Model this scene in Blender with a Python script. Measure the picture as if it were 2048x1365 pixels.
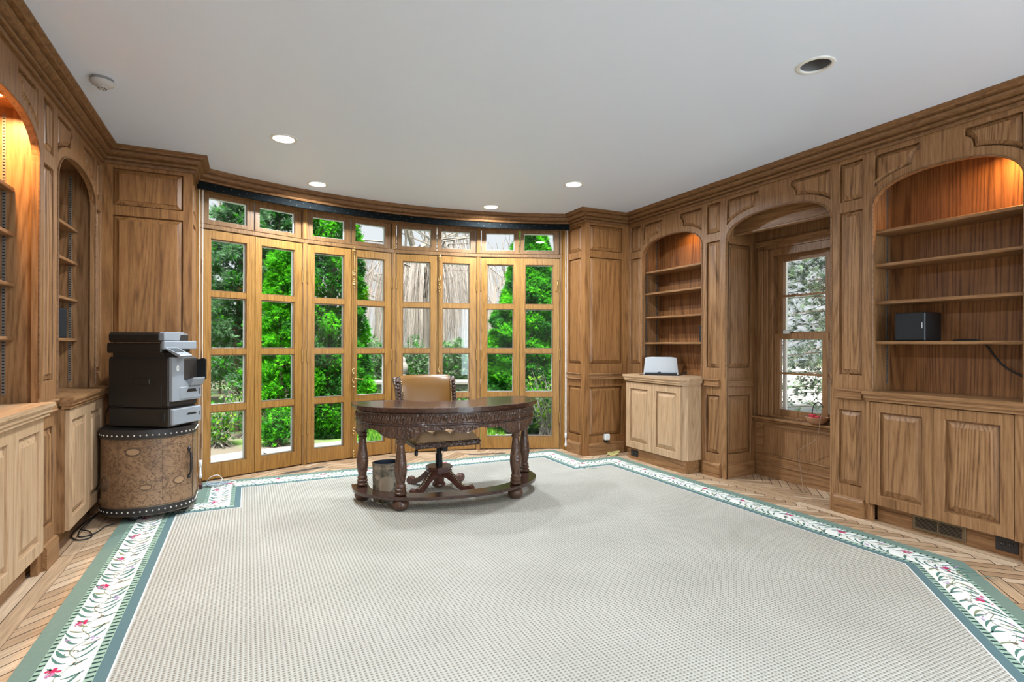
import bpy, bmesh, math, random
import numpy as np
from mathutils import Vector, Matrix
from mathutils.geometry import tessellate_polygon

scene = bpy.context.scene
for _o in list(bpy.data.objects):
    bpy.data.objects.remove(_o, do_unlink=True)
COL = scene.collection
PI = math.pi
R = random.Random(7)

# ------------------------------------------------------------------ camera, sky, sun, fill light, exposure
F_PX, YAW = 1085.26, 0.4532
cam_d = bpy.data.cameras.new('camera')
cam = bpy.data.objects.new('camera', cam_d)
COL.objects.link(cam)
cam_d.sensor_width = 36.0
cam_d.lens = F_PX / 2048 * 36.0
cam_d.shift_y = 7.65 / 2048
cam_d.clip_start = 0.05
cam.matrix_world = (Matrix.Translation((0, 0, 1.25)) @ Matrix.Rotation(-YAW, 4, 'Z')
                    @ Matrix.Rotation(PI / 2, 4, 'X') @ Matrix.Rotation(0.0035, 4, 'Z'))
scene.camera = cam

vs = scene.view_settings
vs.view_transform = 'Standard'
vs.look = 'None'
vs.gamma = 1.0
vs.use_curve_mapping = False
vs.exposure = 0.37

world = bpy.data.worlds.new('overcast_sky')
scene.world = world
world.use_nodes = True
_bg = world.node_tree.nodes['Background']
_bg.inputs[0].default_value = (0.90, 0.955, 1.0, 1)
_bg.inputs[1].default_value = 0.74

def lamp(name, kind, loc, energy, color=(1, 1, 1), aim=None, **kw):
    d = bpy.data.lights.new(name, kind)
    d.energy = energy
    d.color = color
    for k, v in kw.items():
        setattr(d, k, v)
    o = bpy.data.objects.new(name, d)
    COL.objects.link(o)
    o.location = loc
    if aim is not None:
        o.rotation_euler = (Vector(aim) - Vector(loc)).to_track_quat('-Z', 'Y').to_euler()
    return o

lamp('sun', 'SUN', (0, -6, 14), 10.0, (1.0, 0.96, 0.88), aim=(1.0, -0.5, 2.0), angle=math.radians(12))
# added fill light outside an unseen opening in the rear wall, behind the camera
for _x in (2.95,):
    lamp('rear_fill_light', 'AREA', (_x, -2.72, 1.35), 120, (0.70, 0.86, 1.0), aim=(_x, 0, 1.35),
         shape='RECTANGLE', size=1.5, size_y=1.9)

# second added fill light, outside an unseen opening in the left wall
lamp('side_fill_light', 'AREA', (-1.72, -1.35, 1.40), 65, (0.70, 0.86, 1.0), aim=(0, -1.35, 1.40),
     shape='RECTANGLE', size=1.7, size_y=1.8)

# ------------------------------------------------------------------ materials
def new_mat(name):
    m = bpy.data.materials.new(name)
    m.use_nodes = True
    nt = m.node_tree
    b = nt.nodes['Principled BSDF']
    return m, nt, b

def plain(name, col, rough=0.5, metal=0.0, spec=0.5, emit=None, estr=0.0, bump=0.0, bscale=60, coat=0.0):
    m, nt, b = new_mat(name)
    b.inputs['Base Color'].default_value = (*col, 1)
    b.inputs['Roughness'].default_value = rough
    b.inputs['Metallic'].default_value = metal
    b.inputs['Specular IOR Level'].default_value = spec
    b.inputs['Coat Weight'].default_value = coat
    if emit:
        b.inputs['Emission Color'].default_value = (*emit, 1)
        b.inputs['Emission Strength'].default_value = estr
    # a slight procedural mottling so that no surface is one flat colour
    tc = nt.nodes.new('ShaderNodeTexCoord')
    nz = nt.nodes.new('ShaderNodeTexNoise')
    nz.inputs['Scale'].default_value = bscale * 0.25
    nz.inputs['Detail'].default_value = 3
    nt.links.new(tc.outputs['Object'], nz.inputs['Vector'])
    mx = nt.nodes.new('ShaderNodeMix'); mx.data_type = 'RGBA'
    mx.inputs[6].default_value = (*[c * 0.93 for c in col], 1)
    mx.inputs[7].default_value = (*[min(1, c * 1.06) for c in col], 1)
    nt.links.new(nz.outputs['Fac'], mx.inputs[0])
    nt.links.new(mx.outputs[2], b.inputs['Base Color'])
    if bump:
        n2 = nt.nodes.new('ShaderNodeTexNoise')
        n2.inputs['Scale'].default_value = bscale
        nt.links.new(tc.outputs['Object'], n2.inputs['Vector'])
        bp = nt.nodes.new('ShaderNodeBump')
        bp.inputs['Strength'].default_value = bump
        bp.inputs['Distance'].default_value = 0.004
        nt.links.new(n2.outputs['Fac'], bp.inputs['Height'])
        nt.links.new(bp.outputs['Normal'], b.inputs['Normal'])
    return m

def wood(name, dark, mid, light, grain=(1, 1, 0.055), rough=0.42, spec=0.4, scale=7.0, carve=0.0, island=True, ring=0.036):
    m, nt, b = new_mat(name)
    N, L = nt.nodes, nt.links
    tc = N.new('ShaderNodeTexCoord')
    vec = tc.outputs['Object']
    if island:
        g = N.new('ShaderNodeNewGeometry')
        ml = N.new('ShaderNodeVectorMath'); ml.operation = 'SCALE'
        ml.inputs[0].default_value = (13.1, 7.7, 5.3)
        L.new(g.outputs['Random Per Island'], ml.inputs['Scale'])
        ad = N.new('ShaderNodeVectorMath'); ad.operation = 'ADD'
        L.new(vec, ad.inputs[0]); L.new(ml.outputs[0], ad.inputs[1])
        vec = ad.outputs[0]
    mp = N.new('ShaderNodeMapping')
    mp.inputs['Scale'].default_value = grain
    L.new(vec, mp.inputs['Vector'])
    n1 = N.new('ShaderNodeTexNoise')
    n1.inputs['Scale'].default_value = scale * 0.42; n1.inputs['Detail'].default_value = 1.5
    n1.inputs['Distortion'].default_value = 0.4
    L.new(mp.outputs[0], n1.inputs['Vector'])
    # growth rings: thin dark lines along the contours of a slow field
    mu = N.new('ShaderNodeMath'); mu.operation = 'MULTIPLY'; mu.inputs[1].default_value = 230.0
    L.new(n1.outputs['Fac'], mu.inputs[0])
    sn = N.new('ShaderNodeMath'); sn.operation = 'SINE'
    L.new(mu.outputs[0], sn.inputs[0])
    hf = N.new('ShaderNodeMath'); hf.operation = 'MULTIPLY_ADD'; hf.inputs[1].default_value = 0.5; hf.inputs[2].default_value = 0.5
    L.new(sn.outputs[0], hf.inputs[0])
    pw_ = N.new('ShaderNodeMath'); pw_.operation = 'POWER'; pw_.inputs[1].default_value = 2.5
    L.new(hf.outputs[0], pw_.inputs[0])
    n2 = N.new('ShaderNodeTexNoise')
    n2.inputs['Scale'].default_value = scale * 11; n2.inputs['Detail'].default_value = 4
    n2.inputs['Roughness'].default_value = 0.7
    L.new(mp.outputs[0], n2.inputs['Vector'])
    rg = N.new('ShaderNodeMath'); rg.operation = 'MULTIPLY_ADD'
    rg.inputs[1].default_value = -3.0 * ring; rg.inputs[2].default_value = 0.18 + ring
    L.new(pw_.outputs[0], rg.inputs[0])
    ad2 = N.new('ShaderNodeMath'); ad2.operation = 'MULTIPLY_ADD'; ad2.inputs[1].default_value = 0.75
    L.new(n2.outputs['Fac'], ad2.inputs[0]); L.new(rg.outputs[0], ad2.inputs[2])
    n3 = N.new('ShaderNodeTexNoise')
    n3.inputs['Scale'].default_value = 1.7; n3.inputs['Detail'].default_value = 2
    L.new(vec, n3.inputs['Vector'])
    ad3 = N.new('ShaderNodeMath'); ad3.operation = 'MULTIPLY_ADD'; ad3.inputs[1].default_value = 0.12
    L.new(n3.outputs['Fac'], ad3.inputs[0]); L.new(ad2.outputs[0], ad3.inputs[2])
    cr = N.new('ShaderNodeValToRGB')
    e = cr.color_ramp.elements
    e[0].position = 0.34; e[0].color = (*dark, 1)
    e[1].position = 0.80; e[1].color = (*light, 1)
    em = e.new(0.56); em.color = (*mid, 1)
    L.new(ad3.outputs[0], cr.inputs[0])
    L.new(cr.outputs[0], b.inputs['Base Color'])
    b.inputs['Roughness'].default_value = rough
    b.inputs['Specular IOR Level'].default_value = spec
    bp = N.new('ShaderNodeBump')
    bp.inputs['Strength'].default_value = 0.12
    bp.inputs['Distance'].default_value = 0.002
    L.new(n2.outputs['Fac'], bp.inputs['Height'])
    if carve:
        vo = N.new('ShaderNodeTexVoronoi')
        vo.inputs['Scale'].default_value = 55
        vo.feature = 'SMOOTH_F1'
        L.new(tc.outputs['Object'], vo.inputs['Vector'])
        b2 = N.new('ShaderNodeBump')
        b2.inputs['Strength'].default_value = carve
        b2.inputs['Distance'].default_value = 0.012
        L.new(vo.outputs['Distance'], b2.inputs['Height'])
        L.new(bp.outputs['Normal'], b2.inputs['Normal'])
        L.new(b2.outputs['Normal'], b.inputs['Normal'])
    else:
        L.new(bp.outputs['Normal'], b.inputs['Normal'])
    return m

OAK_D, OAK_M, OAK_L = (0.066, 0.026, 0.0085), (0.225, 0.108, 0.0415), (0.35, 0.187, 0.084)
oak = wood('oak_panelling', OAK_D, OAK_M, OAK_L)
oak_panel = wood('oak_fielded_panel', OAK_D, OAK_M, OAK_L, grain=(1, 1, 0.07), scale=6, ring=0.062)
oak_red = wood('oak_reddish_panelling', (0.085, 0.031, 0.008), (0.215, 0.094, 0.029), (0.33, 0.155, 0.054), grain=(1, 1, 0.07), scale=6, ring=0.05)
oak_x = wood('oak_rail_along_x', OAK_D, OAK_M, OAK_L, grain=(0.055, 1, 1))
oak_y = wood('oak_rail_along_y', OAK_D, OAK_M, OAK_L, grain=(1, 0.055, 1))
oak_crown = wood('oak_crown', (0.060, 0.024, 0.008), (0.160, 0.074, 0.027), (0.25, 0.127, 0.052), grain=(0.3, 0.3, 1.0))
oak_pale = wood('oak_pale_cabinet', (0.20, 0.112, 0.055), (0.43, 0.272, 0.150), (0.55, 0.375, 0.23))
oak_pale_y = wood('oak_pale_along_y', (0.20, 0.112, 0.055), (0.43, 0.272, 0.150), (0.55, 0.375, 0.23), grain=(1, 0.055, 1))
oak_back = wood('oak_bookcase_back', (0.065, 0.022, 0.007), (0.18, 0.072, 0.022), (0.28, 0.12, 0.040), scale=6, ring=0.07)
honey = wood('honey_oak_door', (0.13, 0.055, 0.010), (0.265, 0.125, 0.026), (0.38, 0.195, 0.050), rough=0.38)
honey_dark = wood('honey_oak_transom', (0.10, 0.046, 0.015), (0.19, 0.095, 0.034), (0.28, 0.15, 0.06), rough=0.4)
walnut = wood('dark_walnut', (0.014, 0.006, 0.004), (0.035, 0.014, 0.010), (0.075, 0.032, 0.02), grain=(0.12, 1, 1), rough=0.2, spec=0.8)
walnut_carved = wood('dark_walnut_carved', (0.016, 0.007, 0.004), (0.055, 0.025, 0.014), (0.13, 0.066, 0.038), rough=0.36, spec=0.55, carve=0.9)
walnut_leg = wood('walnut_turned', (0.02, 0.008, 0.005), (0.068, 0.031, 0.018), (0.14, 0.075, 0.045), rough=0.36, spec=0.55, carve=0.35)
mahogany = wood('mahogany_chair_foot', (0.028, 0.009, 0.006), (0.075, 0.024, 0.016), (0.14, 0.052, 0.034), rough=0.3, spec=0.6)
white_paint = plain('white_paint', (0.80, 0.81, 0.80), 0.5)
white_plastic = plain('white_plastic', (0.72, 0.72, 0.69), 0.4)
cream_plastic = plain('cream_plastic', (0.70, 0.66, 0.56), 0.4)
black_plastic = plain('black_plastic', (0.012, 0.012, 0.013), 0.45, bump=0.15, bscale=300)
black_cloth = plain('black_speaker_cloth', (0.010, 0.010, 0.011), 0.9, bump=0.3, bscale=400)
black_metal = plain('black_metal', (0.018, 0.020, 0.022), 0.4, 0.6)
printer_side = plain('dark_brown_plastic', (0.022, 0.017, 0.013), 0.5, bump=0.15, bscale=300)
printer_grey = plain('light_grey_plastic', (0.25, 0.27, 0.295), 0.42)
silver = plain('silver_plastic', (0.50, 0.51, 0.53), 0.35, 0.3)
grille_grey = plain('pale_grille', (0.46, 0.48, 0.50), 0.7, bump=0.4, bscale=500)
steel = plain('pierced_steel', (0.20, 0.17, 0.14), 0.5, 0.3)
brass = plain('aged_brass', (0.50, 0.33, 0.13), 0.32, 0.9)
stud_metal = plain('bright_stud', (0.75, 0.72, 0.66), 0.3, 0.8)
bronze = plain('bronze_grille', (0.20, 0.15, 0.09), 0.4, 0.7)
iron = plain('dark_iron', (0.05, 0.045, 0.045), 0.45, 0.6)
leather_black = plain('black_leather_band', (0.022, 0.018, 0.017), 0.5, bump=0.3, bscale=120)
leather_tan = plain('tan_leather', (0.19, 0.085, 0.017), 0.32, spec=0.5, bump=0.12, bscale=40)
leather_pale = plain('pale_tan_leather', (0.48, 0.31, 0.18), 0.36, spec=0.5, bump=0.12, bscale=40)
red_plastic = plain('red_plastic', (0.5, 0.03, 0.05), 0.4)
bowl_wood = plain('turned_wood_bowl', (0.42, 0.22, 0.12), 0.5)
cord_black = plain('black_rubber', (0.012, 0.012, 0.012), 0.5)
cord_yellow = plain('yellow_cable', (0.62, 0.55, 0.22), 0.5)
cord_grey = plain('grey_blue_cable', (0.36, 0.42, 0.46), 0.5)
cord_white = plain('white_cord', (0.78, 0.77, 0.72), 0.6)
cord_brown = plain('tan_cable', (0.30, 0.19, 0.12), 0.5)
stone = plain('grey_stone', (0.30, 0.29, 0.27), 0.9, bump=0.5, bscale=30)
paving = plain('grey_paving', (0.40, 0.39, 0.38), 0.9, bump=0.4, bscale=30)
bark = plain('brown_bark', (0.16, 0.12, 0.09), 0.95, bump=0.6, bscale=50)
bark_grey = plain('grey_bark', (0.30, 0.27, 0.24), 0.95, bump=0.6, bscale=50)
willow_twig = plain('pale_willow_twig', (0.52, 0.46, 0.42), 0.9)
lens_on = plain('lit_diffuser', (0.9, 0.9, 0.88), 0.5, emit=(1.0, 0.98, 0.95), estr=6.0)
lens_warm = plain('lit_warm_diffuser', (0.9, 0.8, 0.6), 0.5, emit=(1.0, 0.78, 0.42), estr=6.0)
can_grey = plain('reflector_cone', (0.5, 0.5, 0.5), 0.35, 0.2)
can_dark = plain('unlit_reflector', (0.16, 0.16, 0.165), 0.35, 0.2)  # copy of the reflector cone, darkened in colour because its lamp is off
dark_glass = plain('dark_screen', (0.03, 0.035, 0.04), 0.15)

def leaf_mat(name, c1, c2, trans=0.45):
    m = bpy.data.materials.new(name); m.use_nodes = True
    nt = m.node_tree; N, L = nt.nodes, nt.links
    for n in list(N): N.remove(n)
    out = N.new('ShaderNodeOutputMaterial')
    g = N.new('ShaderNodeNewGeometry')
    mx = N.new('ShaderNodeMix'); mx.data_type = 'RGBA'
    mx.inputs[6].default_value = (*c1, 1); mx.inputs[7].default_value = (*c2, 1)
    L.new(g.outputs['Random Per Island'], mx.inputs[0])
    d = N.new('ShaderNodeBsdfDiffuse'); t = N.new('ShaderNodeBsdfTranslucent')
    L.new(mx.outputs[2], d.inputs['Color']); L.new(mx.outputs[2], t.inputs['Color'])
    ms = N.new('ShaderNodeMixShader'); ms.inputs[0].default_value = trans
    L.new(d.outputs[0], ms.inputs[1]); L.new(t.outputs[0], ms.inputs[2])
    L.new(ms.outputs[0], out.inputs['Surface'])
    return m

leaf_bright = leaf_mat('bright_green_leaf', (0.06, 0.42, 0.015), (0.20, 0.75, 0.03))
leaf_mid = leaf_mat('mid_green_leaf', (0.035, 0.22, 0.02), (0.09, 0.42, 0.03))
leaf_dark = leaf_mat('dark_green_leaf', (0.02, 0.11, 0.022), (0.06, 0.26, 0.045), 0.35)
leaf_blue = leaf_mat('blue_green_leaf', (0.09, 0.21, 0.115), (0.22, 0.38, 0.21), 0.4)
leaf_grey = leaf_mat('grey_green_needle', (0.05, 0.075, 0.06), (0.17, 0.21, 0.18), 0.3)
leaf_hedge = leaf_mat('hedge_leaf', (0.19, 0.32, 0.19), (0.36, 0.47, 0.31), 0.4)
leaf_lime = leaf_mat('lime_grass', (0.22, 0.50, 0.04), (0.45, 0.75, 0.09), 0.4)

def glass_mat():
    m = bpy.data.materials.new('window_glass'); m.use_nodes = True
    nt = m.node_tree; N, L = nt.nodes, nt.links
    for n in list(N): N.remove(n)
    out = N.new('ShaderNodeOutputMaterial')
    t = N.new('ShaderNodeBsdfTransparent'); t.inputs[0].default_value = (0.97, 0.98, 0.975, 1)
    g = N.new('ShaderNodeBsdfGlossy'); g.inputs['Roughness'].default_value = 0.01
    fr = N.new('ShaderNodeFresnel'); fr.inputs['IOR'].default_value = 1.4
    ms = N.new('ShaderNodeMixShader')
    L.new(fr.outputs[0], ms.inputs[0]); L.new(t.outputs[0], ms.inputs[1]); L.new(g.outputs[0], ms.inputs[2])
    L.new(ms.outputs[0], out.inputs['Surface'])
    return m
glass = glass_mat()

def ceiling_mat():
    m, nt, b = new_mat('ceiling_paint')
    N, L = nt.nodes, nt.links
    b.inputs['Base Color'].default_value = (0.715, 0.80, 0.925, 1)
    b.inputs['Roughness'].default_value = 0.42
    b.inputs['Specular IOR Level'].default_value = 0.35
    tc = N.new('ShaderNodeTexCoord'); nz = N.new('ShaderNodeTexNoise')
    nz.inputs['Scale'].default_value = 90; nz.inputs['Detail'].default_value = 2
    L.new(tc.outputs['Object'], nz.inputs['Vector'])
    bp = N.new('ShaderNodeBump'); bp.inputs['Strength'].default_value = 0.05; bp.inputs['Distance'].default_value = 0.002
    L.new(nz.outputs['Fac'], bp.inputs['Height']); L.new(bp.outputs['Normal'], b.inputs['Normal'])
    return m
ceiling_paint = ceiling_mat()
wall_paint = plain('cream_wall_paint', (0.66, 0.63, 0.57), 0.8)

def parquet_mat():
    m, nt, b = new_mat('parquet')
    N, L = nt.nodes, nt.links
    uv = N.new('ShaderNodeUVMap')
    g = N.new('ShaderNodeNewGeometry')
    ml = N.new('ShaderNodeVectorMath'); ml.operation = 'SCALE'; ml.inputs[0].default_value = (31, 17, 0)
    L.new(g.outputs['Random Per Island'], ml.inputs['Scale'])
    ad = N.new('ShaderNodeVectorMath'); ad.operation = 'ADD'
    L.new(uv.outputs[0], ad.inputs[0]); L.new(ml.outputs[0], ad.inputs[1])
    mp = N.new('ShaderNodeMapping'); mp.inputs['Scale'].default_value = (3.0, 40, 1)
    L.new(ad.outputs[0], mp.inputs['Vector'])
    nz = N.new('ShaderNodeTexNoise'); nz.inputs['Scale'].default_value = 1.6; nz.inputs['Detail'].default_value = 4
    L.new(mp.outputs[0], nz.inputs['Vector'])
    cr = N.new('ShaderNodeValToRGB')
    e = cr.color_ramp.elements
    e[0].position = 0.0; e[0].color = (0.42, 0.26, 0.15, 1)
    e[1].position = 1.0; e[1].color = (0.71, 0.52, 0.35, 1)
    em = e.new(0.5); em.color = (0.57, 0.385, 0.235, 1)
    L.new(g.outputs['Random Per Island'], cr.inputs[0])
    mx = N.new('ShaderNodeMix'); mx.data_type = 'RGBA'; mx.blend_type = 'MULTIPLY'
    mx.inputs[0].default_value = 0.55
    L.new(cr.outputs[0], mx.inputs[6]); L.new(nz.outputs['Color'], mx.inputs[7])
    hs = N.new('ShaderNodeValToRGB')
    hs.color_ramp.elements[0].position = 0.3; hs.color_ramp.elements[0].color = (0.62, 0.6, 0.58, 1)
    hs.color_ramp.elements[1].position = 0.75; hs.color_ramp.elements[1].color = (1.1, 1.1, 1.1, 1)
    L.new(nz.outputs['Fac'], hs.inputs[0]); L.new(hs.outputs[0], mx.inputs[7])
    mx.inputs[0].default_value = 0.9
    L.new(mx.outputs[2], b.inputs['Base Color'])
    b.inputs['Roughness'].default_value = 0.38
    b.inputs['Specular IOR Level'].default_value = 0.45
    return m
parquet = parquet_mat()
floor_gap = plain('floor_joint', (0.035, 0.02, 0.012), 0.9)

def rug_field_mat():
    m, nt, b = new_mat('woven_wool_field')
    N, L = nt.nodes, nt.links
    tc = N.new('ShaderNodeTexCoord')
    sp = N.new('ShaderNodeSeparateXYZ'); L.new(tc.outputs['Object'], sp.inputs[0])
    def wave(sock, period, ph=0.0):
        mu = N.new('ShaderNodeMath'); mu.operation = 'MULTIPLY_ADD'
        mu.inputs[1].default_value = 2 * PI / period; mu.inputs[2].default_value = ph
        L.new(sock, mu.inputs[0])
        s = N.new('ShaderNodeMath'); s.operation = 'SINE'; L.new(mu.outputs[0], s.inputs[0])
        return s.outputs[0]
    wx = wave(sp.outputs['X'], 0.0185); wy = wave(sp.outputs['Y'], 0.0165)
    ml = N.new('ShaderNodeMath'); ml.operation = 'ADD'; L.new(wx, ml.inputs[0]); L.new(wy, ml.inputs[1])
    nz = N.new('ShaderNodeTexNoise'); nz.inputs['Scale'].default_value = 160; nz.inputs['Detail'].default_value = 2
    L.new(tc.outputs['Object'], nz.inputs['Vector'])
    a2 = N.new('ShaderNodeMath'); a2.operation = 'MULTIPLY_ADD'; a2.inputs[1].default_value = 1.6
    L.new(nz.outputs['Fac'], a2.inputs[0]); L.new(ml.outputs[0], a2.inputs[2])
    cr = N.new('ShaderNodeValToRGB')
    e = cr.color_ramp.elements
    e[0].position = 0.0; e[0].color = (0.19, 0.178, 0.15, 1)
    e[1].position = 0.60; e[1].color = (0.50, 0.482, 0.43, 1)
    dv = N.new('ShaderNodeMath'); dv.operation = 'MULTIPLY_ADD'; dv.inputs[1].default_value = 0.30; dv.inputs[2].default_value = 0.35
    L.new(a2.outputs[0], dv.inputs[0]); L.new(dv.outputs[0], cr.inputs[0])
    # broad wear and a few pale spills
    n2 = N.new('ShaderNodeTexNoise'); n2.inputs['Scale'].default_value = 2.2; n2.inputs['Detail'].default_value = 3
    L.new(tc.outputs['Object'], n2.inputs['Vector'])
    c2 = N.new('ShaderNodeValToRGB')
    c2.color_ramp.elements[0].position = 0.3; c2.color_ramp.elements[0].color = (0.93, 0.93, 0.92, 1)
    c2.color_ramp.elements[1].position = 0.7; c2.color_ramp.elements[1].color = (1.05, 1.05, 1.05, 1)
    L.new(n2.outputs['Fac'], c2.inputs[0])
    mx = N.new('ShaderNodeMix'); mx.data_type = 'RGBA'; mx.blend_type = 'MULTIPLY'; mx.inputs[0].default_value = 1
    L.new(cr.outputs[0], mx.inputs[6]); L.new(c2.outputs[0], mx.inputs[7])
    L.new(mx.outputs[2], b.inputs['Base Color'])
    b.inputs['Roughness'].default_value = 0.95
    b.inputs['Specular IOR Level'].default_value = 0.1
    bp = N.new('ShaderNodeBump'); bp.inputs['Strength'].default_value = 0.6; bp.inputs['Distance'].default_value = 0.004
    L.new(a2.outputs[0], bp.inputs['Height']); L.new(bp.outputs['Normal'], b.inputs['Normal'])
    return m
rug_field = rug_field_mat()
rug_sage = plain('rug_sage_band', (0.165, 0.23, 0.19), 0.95, spec=0.1, bump=0.4, bscale=200)
rug_light = plain('rug_pale_green_band', (0.30, 0.42, 0.33), 0.95, spec=0.1, bump=0.4, bscale=200)
rug_teal = plain('rug_teal_band', (0.105, 0.17, 0.18), 0.95, spec=0.1, bump=0.4, bscale=200)
rug_white = plain('rug_white_ground', (0.76, 0.755, 0.71), 0.95, spec=0.1, bump=0.4, bscale=200)
rug_dash = plain('rug_dark_dash', (0.03, 0.055, 0.055), 0.95, spec=0.1)
rug_leaf = plain('rug_leaf_green', (0.09, 0.19, 0.155), 0.95, spec=0.1)
rug_leaf2 = plain('rug_leaf_olive', (0.24, 0.27, 0.17), 0.95, spec=0.1)
rug_red = plain('rug_crimson', (0.52, 0.03, 0.10), 0.95, spec=0.1)
rug_pink = plain('rug_magenta', (0.50, 0.20, 0.36), 0.95, spec=0.1)
rug_purple = plain('rug_lilac', (0.40, 0.30, 0.48), 0.95, spec=0.1)
rug_brown = plain('rug_brown', (0.17, 0.12, 0.08), 0.95, spec=0.1)

def map_mat():
    m, nt, b = new_mat('printed_parchment')
    N, L = nt.nodes, nt.links
    tc = N.new('ShaderNodeTexCoord')
    n1 = N.new('ShaderNodeTexNoise'); n1.inputs['Scale'].default_value = 5; n1.inputs['Detail'].default_value = 8
    n1.inputs['Roughness'].default_value = 0.62
    L.new(tc.outputs['Object'], n1.inputs['Vector'])
    mu = N.new('ShaderNodeMath'); mu.operation = 'MULTIPLY'; mu.inputs[1].default_value = 13
    L.new(n1.outputs['Fac'], mu.inputs[0])
    fr = N.new('ShaderNodeMath'); fr.operation = 'PINGPONG'; fr.inputs[1].default_value = 0.5
    L.new(mu.outputs[0], fr.inputs[0])
    cr = N.new('ShaderNodeValToRGB')
    cr.color_ramp.elements[0].position = 0.0; cr.color_ramp.elements[0].color = (0.26, 0.20, 0.17, 1)
    cr.color_ramp.elements[1].position = 0.19; cr.color_ramp.elements[1].color = (1, 1, 1, 1)
    L.new(fr.outputs[0], cr.inputs[0])
    n2 = N.new('ShaderNodeTexNoise'); n2.inputs['Scale'].default_value = 4; n2.inputs['Detail'].default_value = 5
    L.new(tc.outputs['Object'], n2.inputs['Vector'])
    c2 = N.new('ShaderNodeValToRGB')
    c2.color_ramp.elements[0].position = 0.28; c2.color_ramp.elements[0].color = (0.13, 0.066, 0.030, 1)
    c2.color_ramp.elements[1].position = 0.7; c2.color_ramp.elements[1].color = (0.37, 0.225, 0.125, 1)
    L.new(n2.outputs['Fac'], c2.inputs[0])
    n3 = N.new('ShaderNodeTexNoise'); n3.inputs['Scale'].default_value = 70; n3.inputs['Detail'].default_value = 3
    L.new(tc.outputs['Object'], n3.inputs['Vector'])
    c3 = N.new('ShaderNodeValToRGB')
    c3.color_ramp.elements[0].position = 0.33; c3.color_ramp.elements[0].color = (0.45, 0.40, 0.36, 1)
    c3.color_ramp.elements[1].position = 0.46; c3.color_ramp.elements[1].color = (1, 1, 1, 1)
    L.new(n3.outputs['Fac'], c3.inputs[0])
    m1 = N.new('ShaderNodeMix'); m1.data_type = 'RGBA'; m1.blend_type = 'MULTIPLY'; m1.inputs[0].default_value = 0.85
    L.new(c2.outputs[0], m1.inputs[6]); L.new(cr.outputs[0], m1.inputs[7])
    m2 = N.new('ShaderNodeMix'); m2.data_type = 'RGBA'; m2.blend_type = 'MULTIPLY'; m2.inputs[0].default_value = 0.6
    L.new(m1.outputs[2], m2.inputs[6]); L.new(c3.outputs[0], m2.inputs[7])
    L.new(m2.outputs[2], b.inputs['Base Color'])
    b.inputs['Roughness'].default_value = 0.45
    return m
map_print = map_mat()
map_ink = plain('map_ink', (0.10, 0.06, 0.035), 0.5)
map_plain = plain('map_cartouche', (0.36, 0.22, 0.12), 0.45)

def bin_mat():
    m, nt, b = new_mat('mottled_bin_print')
    N, L = nt.nodes, nt.links
    tc = N.new('ShaderNodeTexCoord')
    n1 = N.new('ShaderNodeTexNoise'); n1.inputs['Scale'].default_value = 22; n1.inputs['Detail'].default_value = 7
    n1.inputs['Roughness'].default_value = 0.7
    L.new(tc.outputs['Object'], n1.inputs['Vector'])
    cr = N.new('ShaderNodeValToRGB')
    e = cr.color_ramp.elements
    e[0].position = 0.36; e[0].color = (0.05, 0.055, 0.035, 1)
    e[1].position = 0.66; e[1].color = (0.36, 0.30, 0.23, 1)
    L.new(n1.outputs['Fac'], cr.inputs[0]); L.new(cr.outputs[0], b.inputs['Base Color'])
    b.inputs['Roughness'].default_value = 0.5
    return m
bin_print = bin_mat()

def lawn_mat():
    m, nt, b = new_mat('lawn_and_mulch')
    N, L = nt.nodes, nt.links
    tc = N.new('ShaderNodeTexCoord')
    n1 = N.new('ShaderNodeTexNoise'); n1.inputs['Scale'].default_value = 1.1; n1.inputs['Detail'].default_value = 6
    L.new(tc.outputs['Object'], n1.inputs['Vector'])
    cr = N.new('ShaderNodeValToRGB')
    e = cr.color_ramp.elements
    e[0].position = 0.46; e[0].color = (0.19, 0.165, 0.13, 1)
    e[1].position = 0.60; e[1].color = (0.15, 0.27, 0.06, 1)
    L.new(n1.outputs['Fac'], cr.inputs[0])
    L.new(cr.outputs[0], b.inputs['Base Color'])
    b.inputs['Roughness'].default_value = 0.95
    return m
lawn = lawn_mat()

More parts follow.
